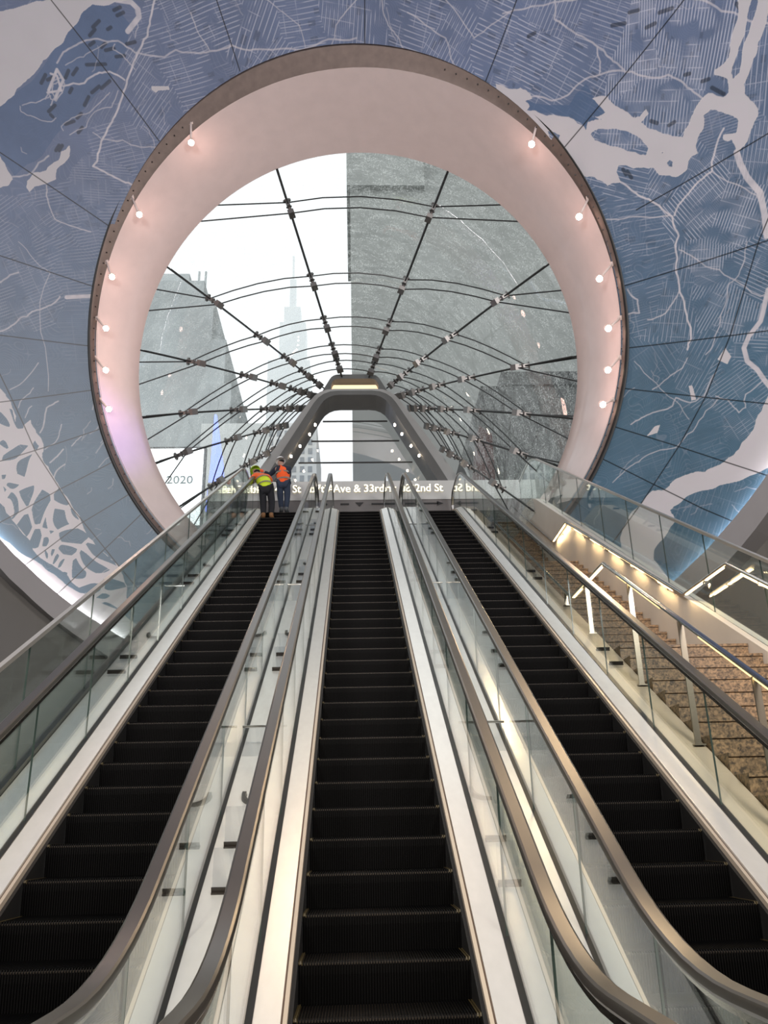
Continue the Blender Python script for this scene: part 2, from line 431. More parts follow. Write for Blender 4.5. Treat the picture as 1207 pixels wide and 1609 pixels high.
stair_rail('steel handrail with warm lights fixed to the wall right of the stair', 4.58,
    [(4.6, hz(4.6, 1.22)), (9.7, 4.58)]+[(11.15, 4.58), (16.8, 7.74), (18.1, 7.74), (22.4, 10.3)], [],
    [(y, hz(y, 1.22)) for y in (6., 7.5, 9.)]+[(10.4, 4.58)]+[(y, 4.58+(y-11.15)*.559) for y in (11.8, 13.1, 14.4, 15.7)]+[(17.4, 7.74)],
    [((9.8, 4.58), (10.35, 4.58)), ((10.5, 4.58), (11.05, 4.58)), ((16.9, 7.74), (17.45, 7.74)), ((17.55, 7.74), (18.0, 7.74)), ((11.4, 4.58+.25*.559), (16.5, 4.58+5.35*.559)), ((6.2, hz(6.2, 1.22)), (9.4, hz(9.4, 1.22)))], 1)

# ------------------------------------------------------------------ oculus, dome
def frame(al, be):
    a = np.array([math.sin(be)*math.cos(al), math.cos(be)*math.cos(al), math.sin(al)])
    e1 = np.cross(a, [0, 0, 1.]); e1 /= np.linalg.norm(e1); return a, e1, np.cross(e1, a)
AO, E1o, E2o = frame(.45, .27); CO = np.array([-.241, 17., 12.151]); R0 = 6.33
AI, E1i, E2i = frame(.42, .15); CI = np.array([.012, 19., 12.548]); RI = 5.723
SPH = CO-AO*14; RS = math.hypot(6.359, 14)
def ringpt(C, e1, e2, r, ph): return C+r*(math.sin(ph)*e1+math.cos(ph)*e2)
NR = 144
PH = [2*PI*i/NR for i in range(NR)]
def in_cut(p): return -2.87 < p[0] < 4.86 and p[2] < 10.2
def ring_mesh(name, rings, m, smooth=True, struct=None):
    V = [p for r in rings for p in r]; F = []; n = NR
    for i in range(len(rings)-1):
        for j in range(n):
            f = (i*n+j, i*n+(j+1) % n, (i+1)*n+(j+1) % n, (i+1)*n+j)
            if in_cut(sum(V[k] for k in f)/4): continue
            F.append(f)
    return mesh(name, V, F, m, None, None, smooth)
O0 = [ringpt(CO, E1o, E2o, R0, p) for p in PH]
I0 = [ringpt(CI, E1i, E2i, RI, p) for p in PH]
I1 = [ringpt(CI, E1i, E2i, RI+.22, p)+AI*.02 for p in PH]
O1 = [ringpt(CO, E1o, E2o, R0+.25, p)+AO*.1 for p in PH]
reveal = ring_mesh('oculus_reveal', [O0, [(2*a+b)/3 for a, b in zip(O0, I0)], [(a+2*b)/3 for a, b in zip(O0, I0)], I0, I0, I1], M['plaster'])
tag(reveal, 'wide pale pink reveal lining the round opening in the dome', 'opening', kind='structure'); reveal.name = 'trim_oculus'
def rimr(p):
    c = math.cos(p); return 6.42+.44*(c*c if c > 0 else 0)
T0 = [ringpt(CO-AO*.10, E1o, E2o, rimr(p), p) for p in PH]
T1 = [ringpt(CO-AO*.05, E1o, E2o, rimr(p)-.05-(rimr(p)-6.42)*.35, p) for p in PH]
T2 = [ringpt(CO-AO*.0, E1o, E2o, R0+.03+(rimr(p)-6.42)*.25, p) for p in PH]
T3 = [ringpt(CO+AO*.03, E1o, E2o, R0-.012, p) for p in PH]
rim = thing('oculus_rim', 'bronze rim with screw heads around the round opening', 'rim', CO)
def local(pts): return [[p-CO for p in r] for r in pts]
def ring_part(name, rings, m, ph_keep=None):
    o = ring_mesh(name, rings, m)
    o.data.transform(Matrix.Translation(Vector(-CO))); o.parent = rim
    return o
ring_part('rim_band', [T0, T1, T2, T3], M['trim'])
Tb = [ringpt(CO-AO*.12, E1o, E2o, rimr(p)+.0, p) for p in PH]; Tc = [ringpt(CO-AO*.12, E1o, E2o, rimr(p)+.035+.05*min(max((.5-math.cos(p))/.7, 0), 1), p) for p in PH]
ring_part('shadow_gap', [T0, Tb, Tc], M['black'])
mb = MB()
for k in range(150):
    p = 2*PI*k/150
    q = ringpt(CO-AO*.035, E1o, E2o, (R0+rimr(p))/2, p)
    if in_cut(q) or (abs(p) < .5 or abs(p-2*PI) < .5): continue
    mb.obox(q-CO, (E1o*.014, E2o*.014, AO*.02))
mb.build('screw_heads', M['rimhole'], rim)

# mural on the dome, an azimuthal map in degrees about the oculus axis
WATER=[[(-26,32.17),(-24.4,32.35),(-22.23,32.62),(-20.14,32.8),(-18.7,33.55),(-12.82,32.84),(-13.85,32.07),(-14.75,32.11),(-16.74,32.13),(-17.83,31.64),(-19,30.68),(-21.02,29.32),(-22.67,28.19),(-24.06,27.26),(-25.17,26.62),(-26.12,25.87),(-26.99,25.35),(-28.8,24.56)],
[(-26.63,19.15),(-25.91,19.8),(-24.81,19.88),(-23.5,20.64),(-23.12,21.31),(-22.26,21.75),(-22.51,20.89),(-23.87,19.96),(-24.21,19.1),(-26.7,18.25)],
[(-29.06,22.18),(-28.26,21.42),(-28.07,20.87),(-27.79,19.43),(-28.29,18.93),(-29.02,18.81),(-30.09,18.71)],
[(16.31,19.9),(17.32,19.24),(19.04,18.38),(19.17,18.02),(18.52,18.03),(18.82,17.55),(18.5,17.31),(19.71,16.74),(21.79,15.94),(22.76,15.11),(23.21,14.5),(23.47,15.08),(24.69,14.9),(23.87,15.37),(24.93,15.39),(24.64,15.87),(24.04,16.68),(25.16,16.51),(25.67,15.73),(26.3,15.23),(27.22,14.32),(27.56,14.3),(28.12,14.69),(28.25,14.33),(27.6,13.9),(28.12,13.26),(29.22,12.54),(30.65,11.88),(31.22,12.65),(31.61,13.3),(32.07,13.92),(32.83,14.35),(33.87,13.7),(34.28,13.94),(34.28,14.83),(33.4,15.43),(33.44,15.78),(34.07,15.93),(34.48,16.23),(34.93,17.79),(35.47,19.68),(35.85,20.62),(36.84,20.23),(36.33,19.35),(35.96,18.39),(35.38,16.91),(34.83,15.81),(34.54,15.18),(34.65,14.7),(35.13,14.98),(35.49,16.44),(36.02,17.38),(36.55,18.44),(36.76,19.18),(36.91,20.2),(38.23,19.68),(37.36,18.13),(37.04,17.28),(36.54,16.49),(35.99,15.26),(35.37,14.16),(35.38,13.42),(36.05,12.44),(36.14,11.67),(35.62,10.93),(35.25,10.14),(34.43,9.62),(34.21,10.62),(33.6,10.81),(33.63,11.14),(34.55,10.97),(34.78,11.82),(34.21,12.38),(33.47,12.85),(32.88,13.2),(32.29,12.93),(32.2,12.03),(31.54,10.98),(31.64,10.4),(31.14,10.31),(30.73,9.47),(29.87,9.15),(28.58,9.67),(27.48,10.55),(26.63,10.7),(25.47,11.26),(25.25,10.82),(25.49,9.93),(24.43,9.95),(23.47,10.87),(22.27,11.43),(21.58,13.12),(21.12,13.74),(19.45,15),(16.94,16.96)],
[(36.14,-9),(35.12,-9.21),(34.59,-10.3),(33.87,-11.63),(32.93,-12.56),(31.84,-13.61),(30.9,-14.16),(29.97,-14.52),(29.2,-14.42),(27.58,-14.85),(26.71,-15.58),(25.63,-15.59),(24.73,-16.48),(23.31,-17.96),(22.67,-19.25),(23.25,-22.24),(26.79,-23.51),(25.31,-21.33),(25.36,-20.53),(25.84,-19.91),(27.27,-18.26),(26.91,-17.34),(28.28,-16.38),(30.4,-15.96),(32.47,-15.55),(34.65,-14.76),(36.47,-14.16)],
[(-34.81,1.65),(-32.83,0.85),(-32.1,-0.81),(-31.94,-3.04),(-30.68,-2.43),(-30.34,-3.7),(-29.09,-8.54),(-28.57,-9.77),(-27.04,-13.04),(-25.89,-15.27),(-24.18,-17.13),(-23.25,-19.61),(-23.83,-21.67),(-25.31,-20.9),(-27.04,-19.55),(-28.09,-18.52),(-29.34,-16.97),(-31.15,-15.35),(-31.9,-13.66),(-32.85,-12.14),(-33.96,-10.1),(-35.9,-8.04)],
[(-37.04,-9.75),(-34.12,-13.41),(-31.17,-16.08),(-29.51,-17.68),(-27.04,-19.67),(-24.23,-21.26),(-20.95,-23.79),(-20.88,-26.76),(-25.92,-27.38),(-37.29,-16.45)],
[(32.34,-4.85),(32.7,-5.59),(32.37,-6.14),(31.68,-5.65)],
[(29.3,-7.39),(29.55,-7.38),(29.75,-8.56),(29.4,-8.56)],
[(26.33,-10.25),(26.7,-10.2),(26.44,-10.8),(25.59,-10.95)],
[(-13.82,25.55),(-12.36,25.35),(-12.35,25.1),(-13.38,25.16),(-13.61,25.02),(-13.9,25.31)]]
ISLAND=[[(23.53,14.17),(24.27,14.37),(25.63,13.99),(26.61,13.47),(27.54,12.64),(27.97,11.87),(27.74,11.37),(26.94,11.84),(25.79,12.48),(24.64,13.13),(23.81,13.6)],
[(29.25,10.38),(29.52,10.59),(29.74,10.31),(29.65,9.94),(29.38,10.09)],
[(28.85,11.38),(29.17,11.25),(28.99,11.13)],
[(20.06,15.34),(21.07,14.74),(20.83,14.31),(20.16,14.82)]]
DARK=[[(18.62,18.09),(22.08,16.75),(22.71,17.37),(23.67,17.88),(23.95,17.33),(24.21,16.63),(24.64,15.87),(24.93,15.39),(23.87,15.37),(24.69,14.9),(23.47,15.08),(23.3,14.47),(22.87,15.24),(21.79,15.94),(18.86,17.21)],
[(-26.99,25.35),(-21.02,29.32),(-17.83,31.64),(-16.74,32.13),(-14.71,31.72),(-14.13,30.26),(-16.3,27.18),(-21.24,23.89),(-24.8,21.12),(-27.54,19.67),(-28.07,20.87),(-28.26,21.42)]]
ROADS=[(2.2,[(-23.12,25.6),(-22.45,26.54),(-21.82,26.97),(-21.28,27.08),(-21.15,26.65),(-21.57,25.95),(-22.31,25.35),(-22.69,25.56),(-22.73,26.06)]),
(2.2,[(-22.85,25.07),(-22.23,25.77),(-21.64,26.29),(-21.65,26.79),(-22.14,26.67),(-22.44,26.04),(-22.17,25.51)]),
(1.8,[(-25.38,25.22),(-25.43,24.8),(-24.53,24.3),(-23.18,23.78),(-22.73,24.04)]),
(1.8,[(-25.18,25.28),(-23.61,25.48),(-22.61,25.8)]),
(1.6,[(-22.43,22.98),(-22.5,23.33),(-21.41,23.91),(-18.97,24.67),(-17.59,25.52)]),
(1.5,[(-20.6,27.99),(-18.35,28.71),(-16.32,29.28)]),
(1.6,[(-22,22.59),(-19.3,24.2),(-16.82,25.59)]),
(1.6,[(-14.09,29.31),(-13.56,30.03),(-13.39,30.78),(-13.25,31.69)]),
(2,[(-15.94,29.07),(-16.25,28.71),(-15.58,28.23),(-14.87,27)]),
(3.5,[(-10.89,32.57),(-12.04,30.91),(-12.97,29.32),(-14.33,28.07),(-15.94,25.99),(-17.7,23.67),(-19.47,21.8),(-20.78,19.83),(-18.56,18.32),(-17.55,17.84)]),
(3,[(-21.24,28.22),(-19.41,29.31),(-17.47,29.65),(-15.59,29.27),(-14.45,28.24),(-12.05,27.57),(-9.76,27.59),(-7.9,27.42),(-4.07,26.91),(0.1,26.13),(5.02,25.98)]),
(9,[(-14.72,32.18),(-13.55,31.88),(-13.12,31.29),(-13.21,30.76),(-14.55,29.85)]),
(3.2,[(-21.32,26.42),(-19.48,26.48),(-17.98,27.13),(-17.07,27.11),(-16.02,26.33)]),
(5,[(-22.65,26.22),(-21.41,27.75),(-21.16,26.9),(-22.34,25.53)]),
(4,[(-22.79,26.07),(-21.6,26.12),(-21.57,27.27),(-22.03,27.48)]),
(3,[(-24.28,21.07),(-26.08,19.81),(-27.91,19.62)]),
(2.4,[(-25.15,18.65),(-25.37,16.85),(-25.2,15.72),(-24.08,15.05),(-22.4,14.32)]),
(2,[(-19.99,22.56),(-19.42,21.97),(-17.63,21.68),(-14.67,20.7)]),
(3,[(21.92,24.9),(21.79,23.03),(23.17,21.71),(24.72,20.34),(25.76,19.11),(26.79,17.8),(27.75,17.27),(29.99,16.56),(31.32,15.22),(32.33,14.14)]),
(2.6,[(17.72,24.59),(20.22,24.39),(23.66,23.78)]),
(3,[(26.79,17.8),(24.77,18.18),(23.36,18.13),(22.19,17.52),(20.73,17.44),(18.65,18.24)]),
(2.6,[(24.87,20.14),(24.98,19.04),(24.77,18.18)]),
(3,[(31.94,21.13),(35.11,18.98),(37.3,17.46),(38.02,16.9)]),
(3.2,[(25.49,9.93),(26.74,8.59),(28.33,7.34),(29.24,6.27),(29.59,4.67),(29.29,3.29),(29.14,2.36),(29.26,0.87),(29.57,-1.34),(29.84,-2.74),(29.42,-4.42)]),
(3.2,[(29.42,6.31),(30.37,7.46),(31.44,8.3),(32.54,8.78),(32.92,10.25),(33.67,11.56)]),
(2.2,[(23.6,7.43),(26.56,6.96),(29.09,6.39)]),
(2,[(32.61,8.68),(34.81,6.84),(36.06,5.2)]),
(2.4,[(26.5,-1.38),(28,-1.14),(28.9,-0.12),(29.27,1)]),
(3,[(24.57,1.36),(24.92,-0.64),(25.88,-0.7),(25.85,0.4),(25.13,1.38)]),
(2,[(29.52,3.58),(31.42,1.81),(33.18,0.47),(35.22,-1.44),(35.79,-1.19)]),
(2.4,[(24.33,-9.8),(26.19,-9.09),(27.84,-8.8),(28.16,-8.16),(29.7,-8.69),(30.37,-8.39),(31,-7.15),(31.42,-6.69)]),
(1.4,[(25.09,-4.57),(26.68,-6.66),(28.14,-8.43),(29.05,-10.09)]),
(2,[(26.36,-7.17),(27.5,-6.53),(28.9,-5.82),(29.36,-5.09)]),
(1.8,[(22.38,-14.52),(24.03,-13.3),(25.33,-12.62),(27.8,-12.25),(30.39,-9.62),(31.36,-8.83)]),
(2,[(31.26,-8.54),(32.11,-8.96),(32.88,-10.15),(33.41,-9.84),(33.5,-8.79),(34.79,-7.97)]),
(1.8,[(34.62,2.92),(33.81,0.58),(32.82,-0.87),(31.69,-3.66),(30.79,-5.09)]),
(10,[(34.43,9.62),(34.59,8.79),(35.03,7.56),(35.84,6.22),(36.01,4.58),(36.03,2.97)]),
(8,[(35.8,-1.06),(35.06,-3.33),(34.13,-4.3),(33.69,-5.13),(33.84,-6.21),(34.51,-7),(34.92,-7.86),(35.34,-8.59)]),
(3,[(-31.36,10.54),(-30.11,11.19),(-29.37,11.35)]),
(3,[(-32.25,6.08),(-30.76,6.65),(-29.5,7.3),(-28.27,7.8),(-27.19,8.16),(-26.33,8.85)]),
(8,[(-25.77,8.71),(-23,8.58)]),
(1.4,[(-28.74,14.06),(-26.74,11.02),(-28.83,0.15)]),
(2,[(-32.03,0.63),(-29.28,2.9)]),
(2,[(-31.57,-1.17),(-30.05,0.59)]),
(3,[(-30.03,-3.74),(-29.18,-1.42),(-28.1,-0.89)]),
(2,[(-29.78,-5.38),(-28.52,-4.39),(-28.09,-3.14)]),
(2,[(-27.45,-5.31),(-26.48,-4.45)]),
(3,[(-29.47,-6.71),(-28.2,-5.55)]),
(3,[(-29.32,-8.34),(-28.2,-7.01)]),
(2,[(-31.13,-2.18),(-30.43,-1.13)]),
(2.2,[(9.81,26.74),(12.65,24.2),(13.27,21.7)]),
(1.6,[(-1.92,30.17),(0.3,27.9),(0.38,26.08)]),
(2,[(-8.74,30.42),(-7.99,27.41)]),
(2,[(7.86,28.11),(7.97,26.26),(9.15,23.88)]),
(2,[(13.2,26.79),(15.05,23.58),(18.25,24.52)]),
(2,[(2.65,25.82),(3.49,27.25),(5.7,28.6)])]
BLOCKS=[[(-17.83,29.93),(-17.23,30.33)],
[(-17.35,30.5),(-16.66,30.89)],
[(-15.17,31.48),(-14.56,31.63)],
[(-15.04,31.08),(-14.43,31.23)],
[(-17.16,28.98),(-16.7,29.24)],
[(-18.08,29.24),(-17.64,29.43)],
[(-16.89,28.71),(-16.13,28.78)],
[(-20.93,27.04),(-20.48,27.57)],
[(-20.24,27.22),(-19.72,27.65)],
[(-22.46,27.03),(-21.86,27.22)],
[(-23.06,26.84),(-22.49,27.44)],
[(-23.18,24.6),(-22.5,25.04)],
[(-23.09,24.33),(-22.97,24.15)],
[(-22.1,23.47),(-21.31,23.64)],
[(-20.97,23.86),(-20.51,24.16)],
[(-20.04,24.78),(-19.47,25.4)],
[(-19.1,25.69),(-18.32,26.1)],
[(-18.2,25.92),(-17.3,26.4)],
[(-21.24,22.69),(-20.76,23.07)],
[(-16.16,28.14),(-15.43,28.13)],
[(-18.84,27.83),(-17.24,27.7)],
[(-14.96,28.95),(-14.19,29.01)],
[(-23.54,21.44),(-23.14,21.84)],
[(-23.27,21.41),(-22.88,21.81)],
[(-16.18,30.2),(-15.86,30.32)],
[(-20.96,25.89),(-20.67,26.19)],
[(31.25,16.15),(31.57,16.12)],
[(26.22,21.21),(27.21,21.03)],
[(29.83,20.88),(30.8,20.83)],
[(28.77,20.23),(29.44,20.29)],
[(27.62,21.63),(28.28,21.55)],
[(29.69,13.03),(30.12,13.14)],
[(28.35,13.75),(28.82,13.45)],
[(33.09,14.64),(33.89,13.92)],
[(26.1,10.6),(26.38,10.02)],
[(25.78,10.85),(25.98,10.38)],
[(35.31,19.47),(35.5,19.12)],
[(32.45,15.3),(32.92,15.29)],
[(20.09,22.55),(19.53,22.48)]]
SEAMS=[[(-20.86,34.67),(-20.04,32.79),(-14.45,21.2)],
[(-6.23,32.74),(-6.27,30.94),(-5.81,25.54)],
[(6.9,30.11),(6.4,28.45),(5.54,25.02)],
[(19.76,26.27),(19.02,25.18),(15.44,20.29)],
[(33.34,22.11),(31.71,21.07),(20.84,13.45)],
[(40.34,11.16),(36.73,10.22),(26.5,7.5)],
[(39.75,2.67),(36.11,2.61),(24.3,1.7)],
[(39.2,-4.5),(35.55,-4.17),(23.79,-3.32)],
[(38.65,-11.16),(35.07,-9.81),(23.22,-6.47)],
[(38.12,-17.41),(34.59,-15.42),(27.73,-12.05),(22.13,-9.42)],
[(33.87,-19.95),(29.53,-17.51),(25.91,-15.17),(20.82,-11.83)],
[(-30.6,23.79),(-28.17,21.69),(-20.04,14.03)],
[(-33.31,14.43),(-30.54,12.96),(-22.55,9.11)],
[(-35.04,6.46),(-32.03,5.78),(-23.64,3.79)],
[(-36.17,-0.65),(-33.01,-0.48),(-24.11,-0.12)],
[(-36.85,-7.01),(-33.65,-6.12),(-28.65,-4.93),(-24,-3.77)],
[(-36.19,-13.04),(-34.06,-12),(-28.94,-9.42),(-23.17,-6.9)],
[(-34.21,-17.43),(-32.79,-16.81),(-27.25,-12.9),(-21.38,-9.83)],
[(-31.03,-20.54),(-29.74,-19.72),(-25.46,-15.81),(-20.93,-11.87)],
[(-33.51,6.33),(-32.64,2.11),(-30.63,-5.46),(-27.95,-11.27),(-24.07,-17.26),(-22.11,-20.04)],
[(37.18,5.98),(35.43,2.7),(32.8,-3.88),(30.51,-8.43),(28.07,-12.15),(24.59,-16.58),(21.23,-20.48)]]
DISTRICTS=[(-6.71,29.63,10.5,0.339,0.6),(-3.83,27.72,56.1,0.439,0.7),(-10.06,26.31,8,0.345,0.5),(-17.34,21.13,2.3,0.285,0.35),(-14.66,24.44,43.4,0.334,0.45),(-2.26,25.02,41.7,0.366,0.55),(-20.96,18.31,-11.3,0.219,0.3),(0.72,27.34,-3.3,0.396,0.6),(5.24,26.87,69.3,0.361,0.6),(10.14,25.74,-29.8,0.383,0.6),(12.46,23.32,42,0.374,0.6),(16.9,23.09,-35.6,0.379,0.75),(20.52,22.08,-38.7,0.321,0.75),(22.66,18.71,-40.7,0.483,0.6),(21.28,23.42,55.2,0.329,0.5),(27.86,19.16,80.4,0.21,0.95),(25.64,21.41,-33.5,0.313,0.5),(31.67,18.54,72,0.238,0.9),(28.96,15.9,74.2,0.254,0.8),(35.8,13.64,78.4,0.37,0.6),(36.35,9.44,74.9,0.295,0.5),(34.29,11.92,1.7,0.214,0.3),(26.72,9.43,-28.3,0.37,0.6),(29.23,9.24,49.6,0.262,0.7),(24.24,6.03,6,0.402,0.4),(26.45,7.01,-4.6,0.451,0.4),(31.4,6.21,-59,0.26,0.7),(33.65,4.63,64,0.22,0.8),(31.95,1.64,79.7,0.215,0.7),(28.76,-0.67,74.4,0.345,0.4),(25.77,0.49,2.8,0.404,0.3),(30.72,-1.1,53.5,0.233,0.5),(33.01,-2.62,70,0.238,0.6),(34.65,-5.47,-11.6,0.276,0.5),(33.01,-8.19,28.1,0.274,0.35),(25.01,-7.36,21.9,0.611,0.05),(28.82,-11.14,12.7,0.392,0.12),(30.35,-5.13,53.9,0.336,0.3),(25.31,-4.19,-66.7,0.49,0.2),(-27.35,12.79,14.5,0.285,0.35),(-29.04,10.05,15.1,0.282,0.3),(-25.57,10.88,-0.5,0.28,0.25),(-24.94,5.5,-6.1,0.394,0.1),(-29.18,3.52,-5.8,0.493,0.03),(-26.67,-2.24,-6.1,0.509,0.02),(31.8,-16.72,66.1,0.45,0.15),(-24.25,16.45,3.8,0.281,0.3),(-19.86,15.98,-6.6,0.282,0.3),(-22.85,23.31,-5.9,0.484,0),(-20.17,28.08,-6.2,0.478,0),(-25.95,22.03,-5.4,0.477,0),(-26.95,14.46,23.6,0.291,0.3),(-18.99,29.88,41.7,0.491,0),(-18.54,26.42,43.2,0.444,0.15),(34.73,0.95,-33.5,0.293,0.5)]
def mural(n=3072, ext=48.):
    sc = n/(2*ext)
    tp = lambda q: (np.array(q, float)+ext)*sc
    yy, xx = np.mgrid[0:n, 0:n]
    def smooth_noise(cells, seed):
        r = np.random.default_rng(seed).random((cells+2, cells+2)).astype(np.float32)
        g = np.linspace(0, cells, n, endpoint=False); i = g.astype(int); f = (g-i).astype(np.float32); f = f*f*(3-2*f)
        a = r[np.ix_(i, i)]*(1-f)[None, :]+r[np.ix_(i, i+1)]*f[None, :]
        b = r[np.ix_(i+1, i)]*(1-f)[None, :]+r[np.ix_(i+1, i+1)]*f[None, :]
        return a*(1-f)[:, None]+b*f[:, None]
    def fill(mask, poly, val=True):
        P = tp(poly); y0, y1 = int(max(P[:, 1].min(), 0)), int(min(P[:, 1].max()+1, n-1))
        for y in range(y0, y1+1):
            yc = y+.5; xs = []
            for (ax, ay), (bx, by) in zip(P, np.roll(P, -1, 0)):
                if (ay <= yc) != (by <= yc): xs.append(ax+(yc-ay)*(bx-ax)/(by-ay))
            xs.sort()
            for a, b in zip(xs[::2], xs[1::2]):
                a, b = int(max(a, 0)), int(min(max(b, 0), n)); mask[y, a:b] = val
    def rough(poly, amp=.16, it=3, seed=1):
        r = np.random.default_rng(seed); P = [np.array(p, float) for p in poly]
        for k in range(it):
            Q = []
            for a, b in zip(P, P[1:]+P[:1]):
                d = b-a; l = np.hypot(*d)
                Q += [a, (a+b)/2+np.array([-d[1], d[0]])*r.normal(0, amp*.7)*(1 if l > .12 else 0)]
            P = Q; amp *= .8
        return P
    def stroke(buf, pts, w, val):
        P = tp(pts)
        for (ax, ay), (bx, by) in zip(P[:-1], P[1:]):
            x0, x1 = int(max(min(ax, bx)-w-2, 0)), int(min(max(ax, bx)+w+3, n)); y0, y1 = int(max(min(ay, by)-w-2, 0)), int(min(max(ay, by)+w+3, n))
            if x1 <= x0 or y1 <= y0: continue
            X, Y = xx[y0:y1, x0:x1]-ax, yy[y0:y1, x0:x1]-ay; dx, dy = bx-ax, by-ay; l2 = dx*dx+dy*dy+1e-9
            t = np.clip((X*dx+Y*dy)/l2, 0, 1); d = np.hypot(X-t*dx, Y-t*dy)
            buf[y0:y1, x0:x1] = np.maximum(buf[y0:y1, x0:x1], np.clip(w/2+.5-d, 0, 1)*val)
    def wiggle(pts, amp, seed):
        r = np.random.default_rng(seed); P = [np.array(p, float) for p in pts]
        for k in range(3):
            Q = [P[0]]
            for a, b in zip(P[:-1], P[1:]):
                d = b-a; Q += [(a+b)/2+np.array([-d[1], d[0]])*r.normal(0, amp), b]
            P = Q; amp *= .7
        return P
    big = smooth_noise(14, 1); mid = smooth_noise(60, 2); fine = smooth_noise(240, 3)
    land = np.empty((n, n, 3), np.float32)
    c_hi, c_lo = np.array(LAND_HI), np.array(LAND_LO)
    v = np.clip((yy.astype(np.float32)/sc-ext+8)/30, 0, 1)[..., None]
    land[:] = c_lo*(1-v)+c_hi*v  # bluish daylight on the lower dome is put into the land colour
    land *= (1+.16*(big-.5)+.12*(mid-.5)+.08*(fine-.5))[..., None]
    plain = np.zeros((n, n), bool)
    for k, p in enumerate(DARK): fill(plain, rough(p, .06, 2, 40+k))
    land[plain] *= np.array([.72, .84, .92], np.float32)
    # street grids district by district
    D = np.array(DISTRICTS, float)
    wx = (xx+70*(smooth_noise(30, 5)-.5)).astype(np.float32); wy = (yy+70*(smooth_noise(30, 6)-.5)).astype(np.float32)
    best = np.full((n, n), 1e12, np.float32); idx = np.zeros((n, n), np.int16)
    for k, d in enumerate(D):
        px, py = tp(d[:2]); q = (wx-px)**2+(wy-py)**2; m = q < best; best[m] = q[m]; idx[m] = k
    far = best > (7*sc)**2
    ang = np.radians(D[:, 2]).astype(np.float32)[idx]; sp = (D[:, 3]*sc).astype(np.float32)[idx]; stg = D[:, 4].astype(np.float32)[idx]
    bend = 26*(smooth_noise(12, 7)-.5)
    X = (xx+bend).astype(np.float32); Y = (yy+bend[::-1]).astype(np.float32)
    u = -np.sin(ang)*X+np.cos(ang)*Y; w = np.cos(ang)*X+np.sin(ang)*Y
    def lines(q, s, wd): return np.clip(wd/2+.6-np.abs((q/s-np.floor(q/s)-.5)*s), 0, 1)
    brk = np.clip((smooth_noise(110, 8)-.25)*4, 0, 1); brk2 = np.clip((smooth_noise(90, 9)-.45)*5, 0, 1)
    h = np.maximum(np.maximum(lines(u, sp, 1.75)*brk, .8*lines(w, sp*3.1, 1.5)*brk2), .4*lines(u+.25*sp, sp*.5, 1.1)*brk2)*stg
    h[far] *= .2
    blk = (np.floor(u/sp)*12.9898+np.floor(w/(sp*1.7))*78.233); blk = np.abs(np.sin(blk)*43758.5453) % 1
    dk = ((blk > .90) & (stg > .15) & (smooth_noise(70, 10) > .45)).astype(np.float32)*np.clip(stg*1.3, 0, .8)
    h[plain] *= .12; dk[plain] *= .3
    land *= (1-.34*dk)[..., None]
    line = np.array(LINE, np.float32)
    land += (line-land)*np.clip(h*.85, 0, .85)[..., None]
    # contour-like faint hachure everywhere
    con = lines(big*900+mid*120, np.full((n, n), 9., np.float32), 1.2)*.10*(1-v[..., 0]*.4); con[plain] *= .3
    land += (line-land)*con[..., None]
    water = np.zeros((n, n), bool)
    for k, p in enumerate(WATER): fill(water, rough(p, .09, 3, 60+k) if len(p) > 6 else p)
    for k, p in enumerate(ISLAND): fill(water, rough(p, .08, 2, 90+k), False)
    # marsh islands in the left-hand bay (WATER[5])
    marsh = np.zeros((n, n), bool); fill(marsh, WATER[5])
    P = tp(WATER[5]); r = np.random.default_rng(4)
    S = np.stack([r.uniform(P[:, 0].min()-20, P[:, 0].max()+20, 150), r.uniform(P[:, 1].min()-20, P[:, 1].max()+20, 150)], 1)
    y0, y1 = int(max(P[:, 1].min(), 0)), int(P[:, 1].max()); x0, x1 = int(max(P[:, 0].min(), 0)), int(P[:, 0].max())
    X2 = wx[y0:y1, x0:x1]; Y2 = wy[y0:y1, x0:x1]
    d1 = np.full(X2.shape, 1e9, np.float32); d2 = d1.copy()
    for sx, sy in S:
        q = np.hypot((X2-sx)*1.25, Y2-sy); m = q < d1; d2 = np.where(m, d1, np.minimum(d2, q)); d1 = np.where(m, q, d1)
    isl = (d2-d1 > 13) & (smooth_noise(26, 12)[y0:y1, x0:x1] > .40)
    sub = water[y0:y1, x0:x1]; sub[isl & marsh[y0:y1, x0:x1]] = False
    img = land
    kb = np.zeros((n, n), np.float32)
    for p in BLOCKS: stroke(kb, p, 9, .62)
    img *= (1-kb)[..., None]
    rb = np.zeros((n, n), np.float32)
    for k, (wd, p) in enumerate(ROADS): stroke(rb, wiggle(p, .07, 20+k) if wd < 4 else p, wd*1.45, .9 if wd > 3 else .65)
    r = np.random.default_rng(9)
    for k in range(170):                                   # creeks and lanes
        a = np.array([r.uniform(-36, 34), r.uniform(-24, 36)]); t = r.uniform(0, 2*PI); L = r.uniform(.5, 2.6)
        stroke(rb, wiggle([a, a+L*np.array([math.cos(t), math.sin(t)])], .18, 300+k), r.uniform(1.2, 2.6), r.uniform(.18, .45))
    P = np.array(WATER[5])
    for k in range(46):
        a = np.array([r.uniform(-27, -14), r.uniform(-21, -1)]); L = r.uniform(.6, 2.2); t = math.radians(r.uniform(38, 62))
        stroke(rb, wiggle([a, a+L*np.array([math.cos(t), math.sin(t)])], .12, 600+k), r.uniform(1.6, 4.5), r.uniform(.2, .5))
    rb *= .85+.3*(fine-.5)
    rc = np.array(ROADC, np.float32)
    img += (rc-img)*rb[..., None]
    wc = np.array(WATERC, np.float32)*(1+.05*(mid-.5)[..., None])
    wb = water.astype(np.float32)
    img = img*(1-wb[..., None])+wc*wb[..., None]
